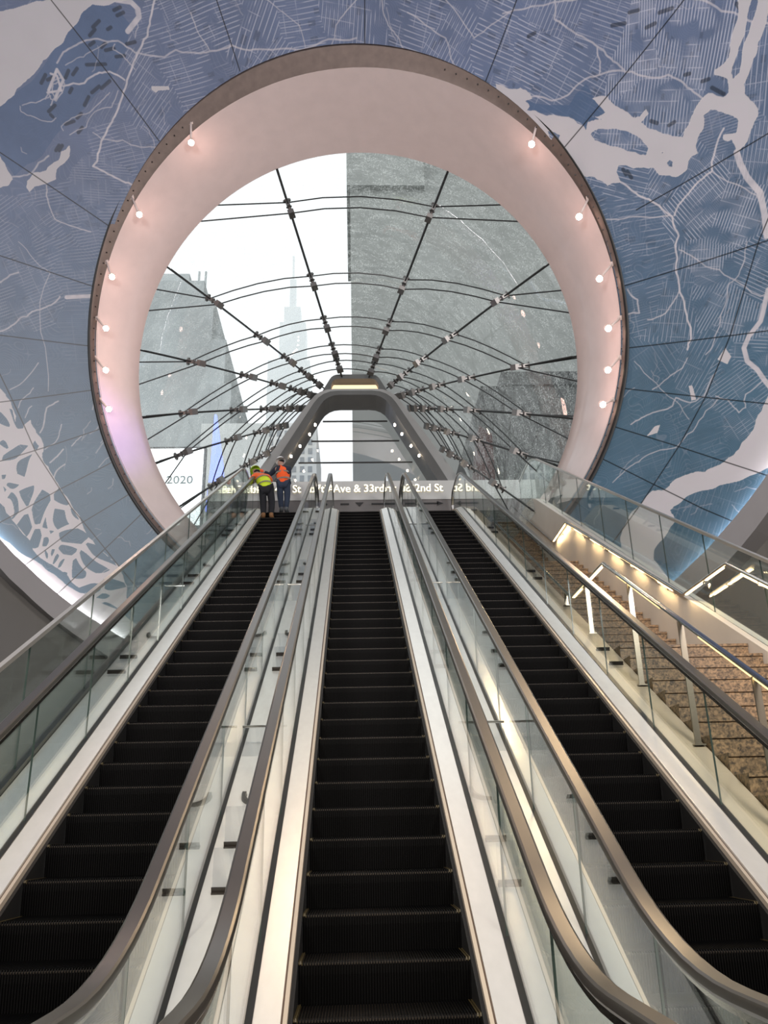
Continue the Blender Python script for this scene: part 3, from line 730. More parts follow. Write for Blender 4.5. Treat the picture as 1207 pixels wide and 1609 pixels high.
    edge = np.zeros((n, n), np.float32)
    e = (water[1:-1, 1:-1] != water[:-2, 1:-1]) | (water[1:-1, 1:-1] != water[1:-1, :-2])
    edge[1:-1, 1:-1] = e; img += (np.array([.80, .72, .68], np.float32)-img)*(edge*.6)[..., None]
    sb = np.zeros((n, n), np.float32)
    for p in SEAMS: stroke(sb, p, 2.6, 1)
    img *= (1-.93*sb)[..., None]
    px = np.ones((n, n, 4), np.float32); px[..., :3] = np.clip(img, 0, 1)
    im = bpy.data.images.new('city map mural', n, n, alpha=False, float_buffer=False)
    im.colorspace_settings.name = 'sRGB'
    px[..., :3] = np.where(px[..., :3] <= .0031308, px[..., :3]*12.92, 1.055*px[..., :3]**(1/2.4)-.055)
    im.pixels.foreach_set(px.ravel()); im.update(); im.pack()
    return im
LAND_HI = (.135, .175, .280); LAND_LO = (.068, .140, .205); LINE = (.70, .70, .78); ROADC = (.66, .62, .64); WATERC = (.55, .53, .55)
def mural_mat():
    m, nt, N, L, P, O = node_mat('printed city map dome panels')
    t = N.new('ShaderNodeTexImage'); t.image = mural(); t.extension = 'EXTEND'; t.interpolation = 'Cubic'
    u = N.new('ShaderNodeUVMap'); u.uv_map = 'map'
    L.new(u.outputs['UV'], t.inputs['Vector']); L.new(t.outputs['Color'], P.inputs['Base Color'])
    P.inputs['Roughness'].default_value = .38
    return m
PN, PC = np.array([.23166, .77293, .59068]), 17.804
def dome():
    def pt(th, ph):
        return SPH+RS*(math.cos(th)*AO+math.sin(th)*(math.sin(ph)*E1o+math.cos(ph)*E2o))
    th0 = math.radians(24.6); rows = []; ths = []
    for ph in PH:
        th = th0
        while th < math.radians(150):
            p = pt(th+math.radians(.1), ph)
            if p@PN < PC and p[2] < 9.3: break
            th += math.radians(.1)
        ths.append(th)
    nt = 40; V = []; uv = []
    for k in range(nt+1):
        for ph, tm in zip(PH, ths):
            rmin = math.asin((rimr(ph)-.08)/RS)
            th = rmin+(tm-rmin)*k/nt
            V.append(pt(th, ph)); d = math.degrees(th); uv.append((.5+d*math.sin(ph)/96, .5+d*math.cos(ph)/96))
    F = []
    for k in range(nt):
        for j in range(NR):
            f = (k*NR+j, k*NR+(j+1) % NR, (k+1)*NR+(j+1) % NR, (k+1)*NR+j)
            if in_cut(sum(V[i] for i in f)/4): continue
            F.append(f)
    o = mesh('ceiling_dome', V, F, mural_mat(), None, None, True)
    ul = o.data.uv_layers.new(name='map')
    ul.data.foreach_set('uv', np.array([uv[i] for f in F for i in f], np.float32).ravel())
    tag(o, 'blue and white city map printed on the dome panels', 'ceiling', kind='structure')
    low = [(pt(tm, ph), ph) for ph, tm in zip(PH, ths)]
    return low
LOWER = dome()

# fascia and cove below the dome's lower edge
def fascia(keep, name, label):
    rows = []; rows2 = []
    run = [p for p, ph in LOWER if keep(p)]
    if not run: return
    k = max(range(len(run)), key=lambda i: np.linalg.norm(run[i]-run[i-1])); run = run[k:]+run[:k]
    mb = MB(); mc = MB(); R = []; C = []
    for p in run:
        q = SPH-p; q[2] = 0; q /= np.linalg.norm(q)
        a = p+q*.22+np.array([0, 0, .02]); R.append([a, a-np.array([0, 0, .62]), a-np.array([0, 0, .64])-q*.9, p-q*.05-np.array([0, 0, .45]), a-q*.06-np.array([0, 0, .35]), a-q*.04])
        c = a-q*.078; C.append([c-np.array([0, 0, .03]), c-np.array([0, 0, .27])])
    mb.loft(R, closed=True); o = mb.build(name, M['fascia']); tag(o, label, 'trim', kind='structure')
    mc.loft(C); l = mc.build('cove_light', M['cove'], o)
fascia(lambda p: p[0] < -3.2 and p[1] > 13, 'trim_left', 'grey fascia under the dome left of the escalators')
fascia(lambda p: p[0] > 5.1 and p[1] > 8, 'trim_right', 'grey fascia under the dome right of the stair')

# ------------------------------------------------------------------ hall shell
cyl = []
rw = 15.75
mb = MB(); rows = []
angs = [math.radians(a) for a in range(0, 361, 3)]
prev = None
for a in angs:
    p = (SPH[0]+rw*math.cos(a), SPH[1]+rw*math.sin(a))
    if prev and not (-2.8 < (p[0]+prev[0])/2 < 4.8 and p[1] > 5):
        zt = 9.65 if p[1] < 13 else 7.6
        mb.add([(*prev, -.05), (*p, -.05), (*p, zt), (*prev, zt)], [(0, 1, 2, 3)])
        q0, q1 = [(SPH[0]+(t[0]-SPH[0])*14.93/rw, SPH[1]+(t[1]-SPH[1])*14.93/rw) for t in (prev, p)]
        if zt > 9: mb.add([(*prev, 9.65), (*p, 9.65), (*q1, 9.63), (*q0, 9.63)], [(0, 1, 2, 3)])
    prev = p
tag(mb.build('wall_hall', M['wall'], smooth=True), 'dark grey curved hall wall below the dome', 'wall', kind='structure')
mb = MB(); mb.box((-20, -12, -.12), (13, 21, -.04)); tag(mb.build('floor', M['floor']), 'polished terrazzo floor at the foot of the escalators', 'floor', kind='structure')
mb = MB(); mb.box((-3.2, 21.72, ZTOP-.4), (4.86, 24.6, ZTOP)); tag(mb.build('floor_upper', M['floor']), 'street level landing at the top of the escalators', 'floor', kind='structure')
mb = MB(); mb.box((-20, 20.6, -.1), (-2.9, 20.8, 8.6)); mb.box((4.87, 20.6, -.1), (14, 20.8, 8.6)); mb.box((-2.9, 21.75, -.1), (4.87, 21.9, ZTOP-.42)); tag(mb.build('wall_front', M['wall']), 'dark wall closing the hall behind the escalators', 'wall', kind='structure')

# ------------------------------------------------------------------ spotlights on the rim
SPOTS = [((-3.75,15.34,17.40),(-3.71,15.52,16.91),'highest of the six spotlights on the left of the rim'),
((-5.29,16.41,16.11),(-5.06,16.52,15.66),'second highest spotlight on the left of the rim'),
((-6.01,17.24,14.85),(-5.82,17.33,14.46),'third spotlight down on the left of the rim'),
((-6.32,17.91,13.68),(-6.03,17.93,13.38),'fourth spotlight down on the left of the rim'),
((-6.41,18.37,12.83),(-6.08,18.40,12.48),'fifth spotlight down on the left of the rim'),
((-6.33,18.82,11.89),(-6.04,18.82,11.61),'lowest of the six spotlights on the left of the rim'),
((4.08,13.92,15.91),(3.98,14.09,15.51),'highest of the six spotlights on the right of the rim'),
((5.18,14.40,14.35),(4.98,14.58,13.98),'second highest spotlight on the right of the rim'),
((5.69,14.92,13.03),(5.42,15.08,12.74),'third spotlight down on the right of the rim'),
((5.87,15.40,11.97),(5.62,15.51,11.76),'fourth spotlight down on the right of the rim'),
((5.87,15.78,11.20),(5.63,15.91,10.96),'fifth spotlight down on the right of the rim'),
((5.75,16.22,10.40),(5.54,16.27,10.30),'lowest of the six spotlights on the right of the rim')]
for b, l, lab in SPOTS:
    b = np.array(b); l = np.array(l)-AO*.10
    t = thing('spotlight', lab, 'spotlight', b, 'spotlights around the oculus rim')
    d = l-b; dn = d/np.linalg.norm(d)
    mb = MB(); mb.tube([(0, 0, 0), d*.45, d*.8], .028, 8); mb.obox((0, 0, 0), (E1o*.05, E2o*.05, AO*.02)); mb.build('stem', M['stem'], t, True)
    ax = np.array([0, -.75, -.66]); ax /= np.linalg.norm(ax)
    h0 = d-ax*.09
    hd = MB(); hd.tube([h0-ax*.05, h0, h0+ax*.085], [.045, .075, .082], 14); head = hd.build('lamp_head', M['stem'], t, True)
    ln = MB(); ln.tube([h0+ax*.084, h0+ax*.092], [.070, .066], 14); ln.build('lens', M['lens'], head)
# ------------------------------------------------------------------ glass canopy beyond the oculus
CAN = thing('glass_canopy', 'curved rain streaked glass canopy hung on steel cables beyond the round opening', 'canopy', CI)
AXP = np.array([.09, 24., 14.0])
LINES = {   # ring angle, portal end, inward sag, {row: Y of the node}
 'A': (-15.9, (-.33, 24, 15.52), .14, {1: 17.88, 2: 20.06, 3: 21.56, 4: 22.61, 5: 23.27}),
 'C': (-54.8, (-1.00, 24, 15.19), .34, {2: 19.48, 3: 21.02, 4: 22.11, 5: 22.92, 6: 23.49}),
 'D': (-77.8, (-1.31, 24, 14.94), .50, {3: 20.26, 4: 21.47, 5: 22.36, 6: 23.06, 7: 23.5, 8: 23.78}),
 'E': (-95.5, (-1.81, 24, 14.45), .40, {4: 20.78, 5: 21.87, 6: 22.70, 7: 23.28, 8: 23.66, 9: 23.88}),
 'F': (-108.2, (-2.31, 24, 13.77), .30, {5: 20.97, 6: 22.13, 7: 22.99, 8: 23.5, 9: 23.8}),
 'G': (-121.5, (-2.62, 24, 12.90), .24, {6: 21.75, 7: 22.75, 8: 23.35, 9: 23.72}),
 'B': (29.2, (.56, 24, 15.52), .18, {1: 17.52, 2: 19.81, 3: 21.41, 4: 22.62, 5: 23.33}),
 'C2': (64.5, (1.22, 24, 15.18), .42, {2: 18.45, 3: 20.25, 4: 21.65, 5: 22.63, 6: 23.32}),
 'D2': (88.8, (1.59, 24, 14.92), .46, {3: 19.19, 4: 20.70, 5: 21.79, 6: 22.75, 7: 23.35, 8: 23.72}),
 'E2': (104.5, (2.09, 24, 14.43), .38, {4: 19.76, 5: 21.18, 6: 22.18, 7: 23.04, 8: 23.52, 9: 23.82}),
 'F2': (117.0, (2.55, 24, 13.72), .28, {5: 20.15, 6: 21.5, 7: 22.55, 8: 23.25, 9: 23.7}),
 'G2': (130.0, (3.0, 24, 12.9), .2, {6: 20.9, 7: 22.2, 8: 23.05, 9: 23.6}),
 'H': (-138., (-3.1, 24, 12.0), .1, {}), 'H2': (146., (3.6, 24, 12.0), .1, {})}
def cpt(k, t, off=0.):
    ph, e, sag, _ = LINES[k]
    p0 = ringpt(CI, E1i, E2i, RI+.02, math.radians(ph)); p1 = np.array(e, float)
    p = p0+(p1-p0)*t; ax = CI+(AXP-CI)*t; n = ax-p; n /= np.linalg.norm(n)
    return p+n*(sag*4*t*(1-t)+off)
def t_at(k, y):
    p0 = ringpt(CI, E1i, E2i, RI+.02, math.radians(LINES[k][0])); return (y-p0[1])/(24-p0[1])
LOC = lambda p: np.array(p)-CI
order = ['H', 'G', 'F', 'E', 'D', 'C', 'A', 'B', 'C2', 'D2', 'E2', 'F2', 'G2', 'H2']
TT = np.linspace(0, 1, 15)
for a, b in zip(order[:-1], order[1:]):
    mb = MB(); rows = []
    for t in TT:
        r = []
        pa, pb = cpt(a, t, -.10), cpt(b, t, -.10); ax = CI+(AXP-CI)*t
        for s in np.linspace(0, 1, 5):
            q = pa*(1-s)+pb*s; rr = np.linalg.norm(pa-ax)*(1-s)+np.linalg.norm(pb-ax)*s; d = q-ax
            r.append(LOC(ax+d/np.linalg.norm(d)*rr))
        rows.append(r)
    mb.loft(rows); mb.build('glass_strip', M['canopy'], CAN, True)
for k in order[1:-1]:
    for off in (0., .13):
        mb = MB(); mb.tube([LOC(cpt(k, t, off)) for t in np.linspace(0, 1, 17)], (.034 if k in 'AB' else .026) if off == 0 else .024, 6); mb.build('long_cable', M['cable'], CAN)
def arc(pa, pb, t, n=5):
    ax = CI+(AXP-CI)*t; o = []
    for s in np.linspace(0, 1, n):
        q = pa*(1-s)+pb*s; rr = np.linalg.norm(pa-ax)*(1-s)+np.linalg.norm(pb-ax)*s; d = q-ax
        o.append(ax+d/np.linalg.norm(d)*(q@q*0+rr*.55+np.linalg.norm(d)*.45))
    return o
RINGEND = {1: (-40.6, 51.8), 2: (-67.4, 78.), 3: (-87., 95.2), 4: (-101.8, 109.8), 5: (-114.5, 122.), 6: (-128., 136.)}
for r in range(1, 10):
    ks = [k for k in order if r in LINES[k][3]]
    runs = [ks] if r < 6 else [[k for k in ks if order.index(k) < 6], [k for k in ks if order.index(k) > 7]]
    for run in runs:
        for off in (0., .30):
            P = []
            if r in RINGEND and LINES[run[0]][0] < 0: P.append(ringpt(CI, E1i, E2i, RI+.06, math.radians(RINGEND[r][0]+6*(1-off/.3))))
            last = None
            for k in run:
                t = t_at(k, LINES[k][3][r]); p = cpt(k, t, off)
                if last is not None: P += arc(last[0], p, (last[1]+t)/2)[1:]
                else: P.append(p)
                last = (p, t)
            if r in RINGEND and LINES[run[-1]][0] > 0: P.append(ringpt(CI, E1i, E2i, RI+.06, math.radians(RINGEND[r][1]-6*(1-off/.3))))
            mb = MB(); mb.tube([LOC(p) for p in P], .019, 5); mb.build('hoop_cable', M['cable'], CAN)
for k in order:
    for r, y in LINES[k][3].items():
        t = t_at(k, y)
        if t > .99: continue
        p = cpt(k, t, -.07); q = cpt(k, t, .32); d = (q-p)/np.linalg.norm(q-p); l = cpt(k, min(t+.03, 1), .1)-cpt(k, max(t-.03, 0), .1); l /= np.linalg.norm(l); w = np.cross(d, l)
        mb = MB()
        mb.tube([LOC(p), LOC(p+d*.04)], .11, 12); mb.tube([LOC(p+d*.02), LOC(q)], [.06, .045], 8)
        m_ = (p+q)/2
        mb.obox(LOC(m_), (l*.13, w*.06, d*.07)); mb.obox(LOC(q), (l*.09, w*.11, d*.05))
        mb.tube([LOC(m_-w*.10), LOC(m_+w*.10)], .025, 8)
        mb.build('cable_clamp', M['clamp'], CAN)

# ------------------------------------------------------------------ entrance portal at the canopy's far end
PX = .09
por = thing('entrance_portal', 'pale grey trapezoid portal frame with small lamps at the end of the canopy', 'portal', (PX, 24, ZTOP))
def sym(half):  # half outline for x>0, bottom to top -> closed outline
    return [(x, z) for x, z in half]+[(-x, z) for x, z in reversed(half)]
def plate(outer, inner, y0, y1, m, name):
    """band between two open outlines with equal point counts, given thickness"""
    mb = MB(); n = len(outer)
    rows = [[(x, y, z) for (x, z), y in ((outer[i], y0), (outer[i], y1), (inner[i], y1), (inner[i], y0))] for i in range(n)]
    mb.loft([[(a-0, b-24, c-ZTOP) for a, b, c in r] for r in rows], closed=True)
    return mb.build(name, m, por)
def rnd(pts, r, n=5):
    out = [pts[0]]
    for a, b, c in zip(pts[:-2], pts[1:-1], pts[2:]):
        a, b, c = map(np.array, (a, b, c)); u = (a-b)/np.linalg.norm(a-b); v = (c-b)/np.linalg.norm(c-b); ri = min(r, .45*np.linalg.norm(a-b), .45*np.linalg.norm(c-b))
        p, q = b+u*ri, b+v*ri
        for s in np.linspace(0, 1, n): out.append(tuple(p*(1-s)**2+b*2*s*(1-s)+q*s*s))
    out.append(pts[-1]); return out
inn = rnd([(3.60, ZTOP), (2.38, 11.8), (.90, 14.55), (-.90, 14.55), (-2.38, 11.8), (-3.60, ZTOP)], .42)
mid_ = rnd([(3.92, ZTOP), (2.62, 11.95), (1.05, 14.70), (-1.05, 14.70), (-2.62, 11.95), (-3.92, ZTOP)], .5)
out_ = rnd([(4.45, ZTOP), (2.98, 12.0), (1.16, 14.82), (-1.16, 14.82), (-2.98, 12.0), (-4.45, ZTOP)], .5)
plate(mid_, inn, 23.45, 24.5, M['portalin'], 'inner_lining')
plate(out_, mid_, 23.55, 24.4, M['portal'], 'outer_frame')
# head of the portal with a lit slot
so = rnd([(.05, 14.70), (1.16, 14.70), (.72, 15.52), (-.72, 15.52), (-1.16, 14.70), (-.05, 14.70)], .2)
si = rnd([(.05, 14.89), (.80, 14.89), (.72, 15.36), (-.72, 15.36), (-.80, 14.89), (-.05, 14.89)], .2)
plate(so, si, 23.85, 24.3, M['portalin'], 'head_frame')
mb = MB(); lw = [(-.78, 15.0), (.78, 15.0), (.82, 15.14), (.77, 15.30), (-.77, 15.30), (-.82, 15.14)]; mb.prism([(x, .16, z-ZTOP) for x, z in lw], (0, .12, 0)); mb.build('lit_slot', M['amber'], por)
for (x, z) in [(-1.16, 13.49), (-1.33, 13.16), (-1.62, 12.76), (-1.89, 12.42), (1.32, 13.47), (1.54, 13.15), (1.81, 12.74), (2.05, 12.41)]:
    mb = MB(); mb.tube([(x-PX, -.52, z-ZTOP), (x-PX, -.60, z-ZTOP)], [.034, .030], 10); mb.build('lamp', M['lens'], por)
for z, hw in ((14.09, 1.05), (13.38, 1.42), (12.62, 1.82), (11.75, 2.25)):
    mb = MB(); mb.box((-hw, .38, z-ZTOP-.02), (hw, .42, z-ZTOP+.02)); mb.build('glazing_bar', M['cable'], por)
mb = MB(); P = [(x, .4, z-ZTOP) for x, z in inn]; mb.add(P, [tuple(range(len(P)))]); mb.build('glass_pane', M['portalglass'], por)

# ------------------------------------------------------------------ sign wall at the head of the escalators
sg = thing('sign_wall', 'pale grey wall with lit street names and arrows at the top of the escalators', 'sign', (.18, 22.6, 10.9))
mb = MB(); mb.box((-4.4, 0, -.28), (5.2, .12, .31)); mb.build('panel', M['signwall'], sg)
mb = MB(); mb.box((-4.4, .02, -1.45), (5.2, .12, -.28)); mb.build('arrow_band', M['signband'], sg)
def text(name, s, size, loc, m, parent, rot=(PI/2, 0, 0), ext=.012, align='LEFT', fit=None):
    cu = bpy.data.curves.new(name, 'FONT'); cu.body = s; cu.size = size; cu.extrude = ext; cu.align_x = align; cu.resolution_u = 3; cu.offset = size*.012
    o = bpy.data.objects.new(name, cu); COL.objects.link(o)
    bpy.context.view_layer.update()
    me = bpy.data.meshes.new_from_object(o.evaluated_get(bpy.context.evaluated_depsgraph_get()))
    bpy.data.objects.remove(o)
    if fit:
        xs = [v.co.x for v in me.vertices]; k = fit/(max(xs)-min(xs))
        for v in me.vertices: v.co.x *= k
    me.materials.clear()
    for q in (m if isinstance(m, list) else [m]): me.materials.append(q)
    if isinstance(m, list):
        for p in me.polygons: p.material_index = 1 if abs(p.normal.z) < .5 else 0
    q = link(bpy.data.objects.new(name, me), parent); q.location = loc; q.rotation_euler = rot
    return q
LM = [M['letter'], M['letterside']]
text('lettering', '7th Ave & 33rd St & 32nd St', .34, (-1.28, -.035, -.06), LM, sg, ext=.03, fit=3.72)
text('lettering', '8th Ave & 34th St', .34, (-3.98, -.035, -.06), LM, sg, ext=.03, fit=2.28)
def arrow(x0, x1, z, head):
    mb = MB(); mb.box((min(x0, x1), -.004, z-.022), (max(x0, x1), .02, z+.022))
    s = 1 if x1 > x0 else -1
    if head: mb.prism([(x1+s*.14, -.004, z), (x1-s*.04, -.004, z-.07), (x1-s*.04, -.004, z+.07)], (0, .02, 0))
    return mb.build('arrow', M['black'], sg)
arrow(-.55, -.30, -.41, False); arrow(.35, 1.0, -.41, False); arrow(1.75, 2.3, -.41, True)
mb = MB(); mb.prism([(-.12, -.004, -.36), (.12, -.004, -.36), (0, -.004, -.49)], (0, .02, 0)); mb.build('arrow', M['black'], sg)

# ------------------------------------------------------------------ outside: street, buildings, screens
mb = MB(); mb.box((-260, 24.7, ZTOP-.5), (260, 900, ZTOP-.06)); tag(mb.build('street', M['asphalt']), 'grey street beyond the canopy', 'street', kind='structure')
def building(name, label, m, boxes, base):  # pale greys of the far buildings have the fog haze put in
    t = thing(name, label, 'building', base)
    for nm, lo, hi in boxes:
        mb = MB(); mb.box(np.array(lo)-base, np.array(hi)-base); mb.build(nm, m, t)
    return t
building('office_tower', 'huge pale grey tower filling the right side of the canopy view', M['tower'],
   [('shaft', (.0, 90, 9.4), (62, 150, 190)), ('corner_pier', (-.45, 89, 82.5), (10, 110, 190)), ('low_wing', (-1.35, 88, 9.4), (9, 120, 38.2)), ], np.array([0, 90, 9.4]))
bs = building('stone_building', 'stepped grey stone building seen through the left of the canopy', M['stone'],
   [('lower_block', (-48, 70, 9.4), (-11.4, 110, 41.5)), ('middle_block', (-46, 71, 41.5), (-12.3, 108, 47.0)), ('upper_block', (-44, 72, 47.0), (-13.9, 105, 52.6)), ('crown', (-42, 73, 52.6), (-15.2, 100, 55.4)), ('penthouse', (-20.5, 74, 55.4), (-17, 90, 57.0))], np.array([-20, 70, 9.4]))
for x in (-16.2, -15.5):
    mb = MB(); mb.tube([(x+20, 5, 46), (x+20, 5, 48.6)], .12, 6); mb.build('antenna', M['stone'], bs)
building('spire_tower', 'slender tower in haze-pale colour with a tall spire far behind the canopy glass', M['mist'],
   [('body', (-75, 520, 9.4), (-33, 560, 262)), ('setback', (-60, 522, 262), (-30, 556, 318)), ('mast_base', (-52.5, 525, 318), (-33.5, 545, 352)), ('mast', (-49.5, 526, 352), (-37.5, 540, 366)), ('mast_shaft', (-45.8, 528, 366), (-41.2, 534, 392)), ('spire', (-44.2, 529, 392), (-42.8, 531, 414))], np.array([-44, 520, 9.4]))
fc = building('facade_building', 'light masonry building with window rows seen through the portal', M['facade'], [('wall', (-12, 60, 9.4), (-2.85, 69, 32.2))], np.array([-6, 60, 9.4]))
for r in range(7):
    for c in range(6):
        mb = MB(); x = -3.35-c*.62; z = 26.6+r*.78
        mb.box((x-.17+6, -.03, z-9.4-.25), (x+.17+6, .02, z-9.4+.25)); mb.build('window', M['window'], fc)
db = building('brick_building', 'dark low building behind the lower right of the canopy', M['darkb'], [('wall', (7.9, 45, 9.4), (40, 60, 27.0)), ('parapet', (9.2, 44.8, 27.0), (40, 60, 27.9))], np.array([10, 45, 9.4]))
mb = MB(); mb.prism([(6.8-10, -2, 10.2), (8.0-10, -2, 10.2), (8.0-10, -2, 13.4), (7.3-10, -2, 13.9)], (0, 1.6, 0)); mb.build('awning', M['red'], db)
bl = thing('billboard_screen', 'bright white billboard reading 2020 outside on the left', 'billboard', (-9.2, 40, 18.8))
mb = MB(); mb.box((-3.2, .1, -2.6), (1.5, .5, 1.9)); mb.build('casing', M['portalin'], bl)
mb = MB(); mb.box((-3.1, .0, -2.5), (1.4, .12, 1.75)); mb.build('screen', M['screen'], bl)
text('lettering', '2020', .62, (-.42, -.03, -.25), M['screentext'], bl, fit=1.35)
bb = thing('reflection_panel', 'tall narrow glowing blue panel in place of a reflection beside the white billboard', 'billboard', (-6.75, 38, 16.3))
mb = MB(); mb.prism([(-.42, 0, 0), (.50, 0, 0), (.34, 0, 2.4), (-.12, 0, 5.2), (-.22, 0, 5.2), (-.28, 0, 2.4)], (0, .25, 0)); mb.build('screen', M['blue'], bb)  # made-up glowing panel, stands in for a curved blue reflection
mb = MB(); mb.tube([(.1, .3, -6.9), (.1, .3, 2)], .12, 8); mb.build('post', M['cable'], bb)
mb = MB(); mb.tube([(0, .6, -9.4), (0, .6, 0)], .15, 8); mb.build('post', M['cable'], bl)

# ------------------------------------------------------------------ people
def skin_mesh(name, V, E, R, m, parent, sub=2, cut=None):
    me = bpy.data.meshes.new(name); me.from_pydata([tuple(v) for v in V], E, [])
    o = bpy.data.objects.new(name, me); COL.objects.link(o)
    o.modifiers.new('s', 'SKIN'); sv = me.skin_vertices[0].data
    for i, r in enumerate(R):
        sv[i].radius = r if hasattr(r, '__len__') else (r, r)
    sv[0].use_root = True
    md = o.modifiers.new('d', 'SUBSURF'); md.levels = sub; md.render_levels = sub
    bpy.context.view_layer.update()
    m2 = bpy.data.meshes.new_from_object(o.evaluated_get(bpy.context.evaluated_depsgraph_get()))
    bpy.data.objects.remove(o); bpy.data.meshes.remove(me)
    m2.materials.clear(); m2.materials.append(m)
    m2.polygons.foreach_set('use_smooth', np.ones(len(m2.polygons), dtype=bool))
    q = link(bpy.data.objects.new(name, m2), parent)
    return q

def person(label, base, J, cloth):
    """J: joint dictionary in local metres; one continuous body, clothes as children"""
    V = []; E = []; R = []
    ix = {}
    def v(n, p, r, par=None):
        ix[n] = len(V); V.append(np.array(p, float)); R.append(r)
        if par is not None: E.append((ix[par], ix[n]))
    v('pelvis', J['pelvis'], (.145, .11))
    v('belly', J['belly'], (.14, .105), 'pelvis'); v('chest', J['chest'], (.155, .115), 'belly'); v('neck0', J['neck0'], (.07, .065), 'chest')
    v('neck', J['neck'], .052, 'neck0'); h = np.array(J['head']); f = np.array(J['face']); f = f/np.linalg.norm(f)
    up = (h-np.array(J['neck'])); up /= np.linalg.norm(up)
    v('jaw', h-up*.055+f*.012, (.066, .07), 'neck'); v('head', h+up*.02, (.078, .092), 'jaw'); v('crown', h+up*.085, (.06, .066), 'head')
    v('nose', h-up*.02+f*.105, .013, 'head')
    side = np.cross(f, up)
    for s in (-1, 1): v('ear%d' % s, h-up*.01+side*s*.082, .016, 'head')
    for s in 'LR':
        v('sh'+s, J['sh'+s], .068, 'chest'); v('el'+s, J['el'+s], .046, 'sh'+s); v('wr'+s, J['wr'+s], .032, 'el'+s)
        w = np.array(J['wr'+s]); d = np.array(J['hd'+s])-w; d /= np.linalg.norm(d)
        v('pm'+s, w+d*.07, (.040, .026), 'wr'+s)
        pn = np.cross(d, [0, 0, 1.]); pn /= np.linalg.norm(pn)+1e-9; bn = np.cross(pn, d)
        for q, (o_, l) in enumerate(((-.030, .065), (-.010, .075), (.010, .072), (.029, .058))):
            a = w+d*.098+pn*o_; v('f%s%d' % (s, q), a, .0105, 'pm'+s); v('g%s%d' % (s, q), a+d*l*.55-bn*.012, .0095, 'f%s%d' % (s, q)); v('k%s%d' % (s, q), a+d*l*.8-bn*.038, .0085, 'g%s%d' % (s, q))
        a = w+d*.045+pn*.042; v('t0'+s, a, .012, 'pm'+s); v('t1'+s, a+d*.035+pn*.022-bn*.012, .0105, 't0'+s)
        v('hp'+s, J['hp'+s], .092, 'pelvis'); v('kn'+s, J['kn'+s], .062, 'hp'+s); v('an'+s, J['an'+s], .042, 'kn'+s); v('to'+s, np.array(J['an'+s])+np.array([.03*(1 if s == 'R' else -1), .15, -.045]), (.04, .03), 'an'+s)
    root = thing('person', label, 'person', base)
    body = skin_mesh('body', V, E, R, M['skin'], root)
    g = lambda n: V[ix[n]]
    def garment(name, chain, m, parent=body, sub=2):
        VV = []; EE = []; RR = []; dd = {}
        for n, par, r in chain:
            p = g(n) if isinstance(n, str) else np.array(n)
            k = n if isinstance(n, str) else tuple(np.round(n, 4))
            dd[k] = len(VV); VV.append(p); RR.append(r)
            if par is not None: EE.append((dd[par if isinstance(par, str) else tuple(np.round(par, 4))], dd[k]))
        return skin_mesh(name, VV, EE, RR, m, parent, sub)
    return root, body, g, garment

def worker(label, base, J, pants, sleeve, vest, boots, hat, hatname, lower_r=.075):
    root, body, g, garment = person(label, base, J, None)
    garment('trousers', [('pelvis', None, (.165, .135))]+[x for s in 'LR' for x in (('hp'+s, 'pelvis', .112), ('kn'+s, 'hp'+s, .088), ('an'+s, 'kn'+s, lower_r))], pants)
    garment('jacket', [('belly', None, (.155, .12)), ('chest', 'belly', (.168, .13)), ('neck0', 'chest', (.085, .08))]+[x for s in 'LR' for x in (('sh'+s, 'chest', .085), ('el'+s, 'sh'+s, .066), ('wr'+s, 'el'+s, .052))], sleeve)
    pel = g('pelvis'); bel = g('belly'); ch = g('chest'); n0 = g('neck0')
    low = pel+(pel-bel)*.45
    vs = garment('safety_vest', [(tuple(low), None, (.205, .165)), ('pelvis', tuple(low), (.185, .150)), ('belly', 'pelvis', (.178, .142)), ('chest', 'belly', (.188, .148)), ('neck0', 'chest', (.12, .10))]
                 +[(tuple(ch+(g('sh'+s)-ch)*.75), 'chest', .085) for s in 'LR'], vest)
    # reflective bands wrap the vest
    def band(c, axis, rx, ry, h):
        axis = axis/np.linalg.norm(axis); x = np.array([1., 0, 0]); x -= axis*(x@axis); x /= np.linalg.norm(x); y = np.cross(axis, x)
        mb = MB(); rows = []
        for o_ in (-h, h): rows.append([c+axis*o_+x*rx*math.cos(a)+y*ry*math.sin(a) for a in np.linspace(0, 2*PI, 25)[:-1]])
        mb.loft(rows, closed=True); mb.build('reflective_band', M['tape'], vs, True)
    band(bel*.55+pel*.45, bel-pel, .197, .160, .024); band(bel*.35+ch*.65, ch-bel, .196, .158, .024)
    for s in 'LR':
        bt = MB(); a = g('an'+s); t_ = g('to'+s)
        b = skin_mesh('boot', [a+np.array([0, 0, .09]), a+np.array([0, -.01, -.02]), a*.5+t_*.5+np.array([0, 0, -.015]), t_+np.array([0, .02, 0])], [(0, 1), (1, 2), (2, 3)], [.062, .062, (.056, .05), (.05, .036)], boots, body)
        hd = g('pm'+s)
    h = g('head'); up = g('crown')-g('head'); up /= np.linalg.norm(up)
    mb = MB(); x = np.cross(up, [0, 1, 0]); x /= np.linalg.norm(x); y = np.cross(up, x); rows = []
    for a in np.linspace(0, PI/2, 7):
        rows.append([h+up*(.025+.125*math.sin(a))+(x*.122*math.cos(b)+y*.142*math.sin(b))*max(math.cos(a), .02) for b in np.linspace(0, 2*PI, 25)[:-1]])
    rows.insert(0, [h+up*.02+x*.140*math.cos(b)+y*.170*math.sin(b) for b in np.linspace(0, 2*PI, 25)[:-1]])
    mb.loft(rows, closed=True); mb.build(hatname, hat, body, True)
    return root, body, g, garment

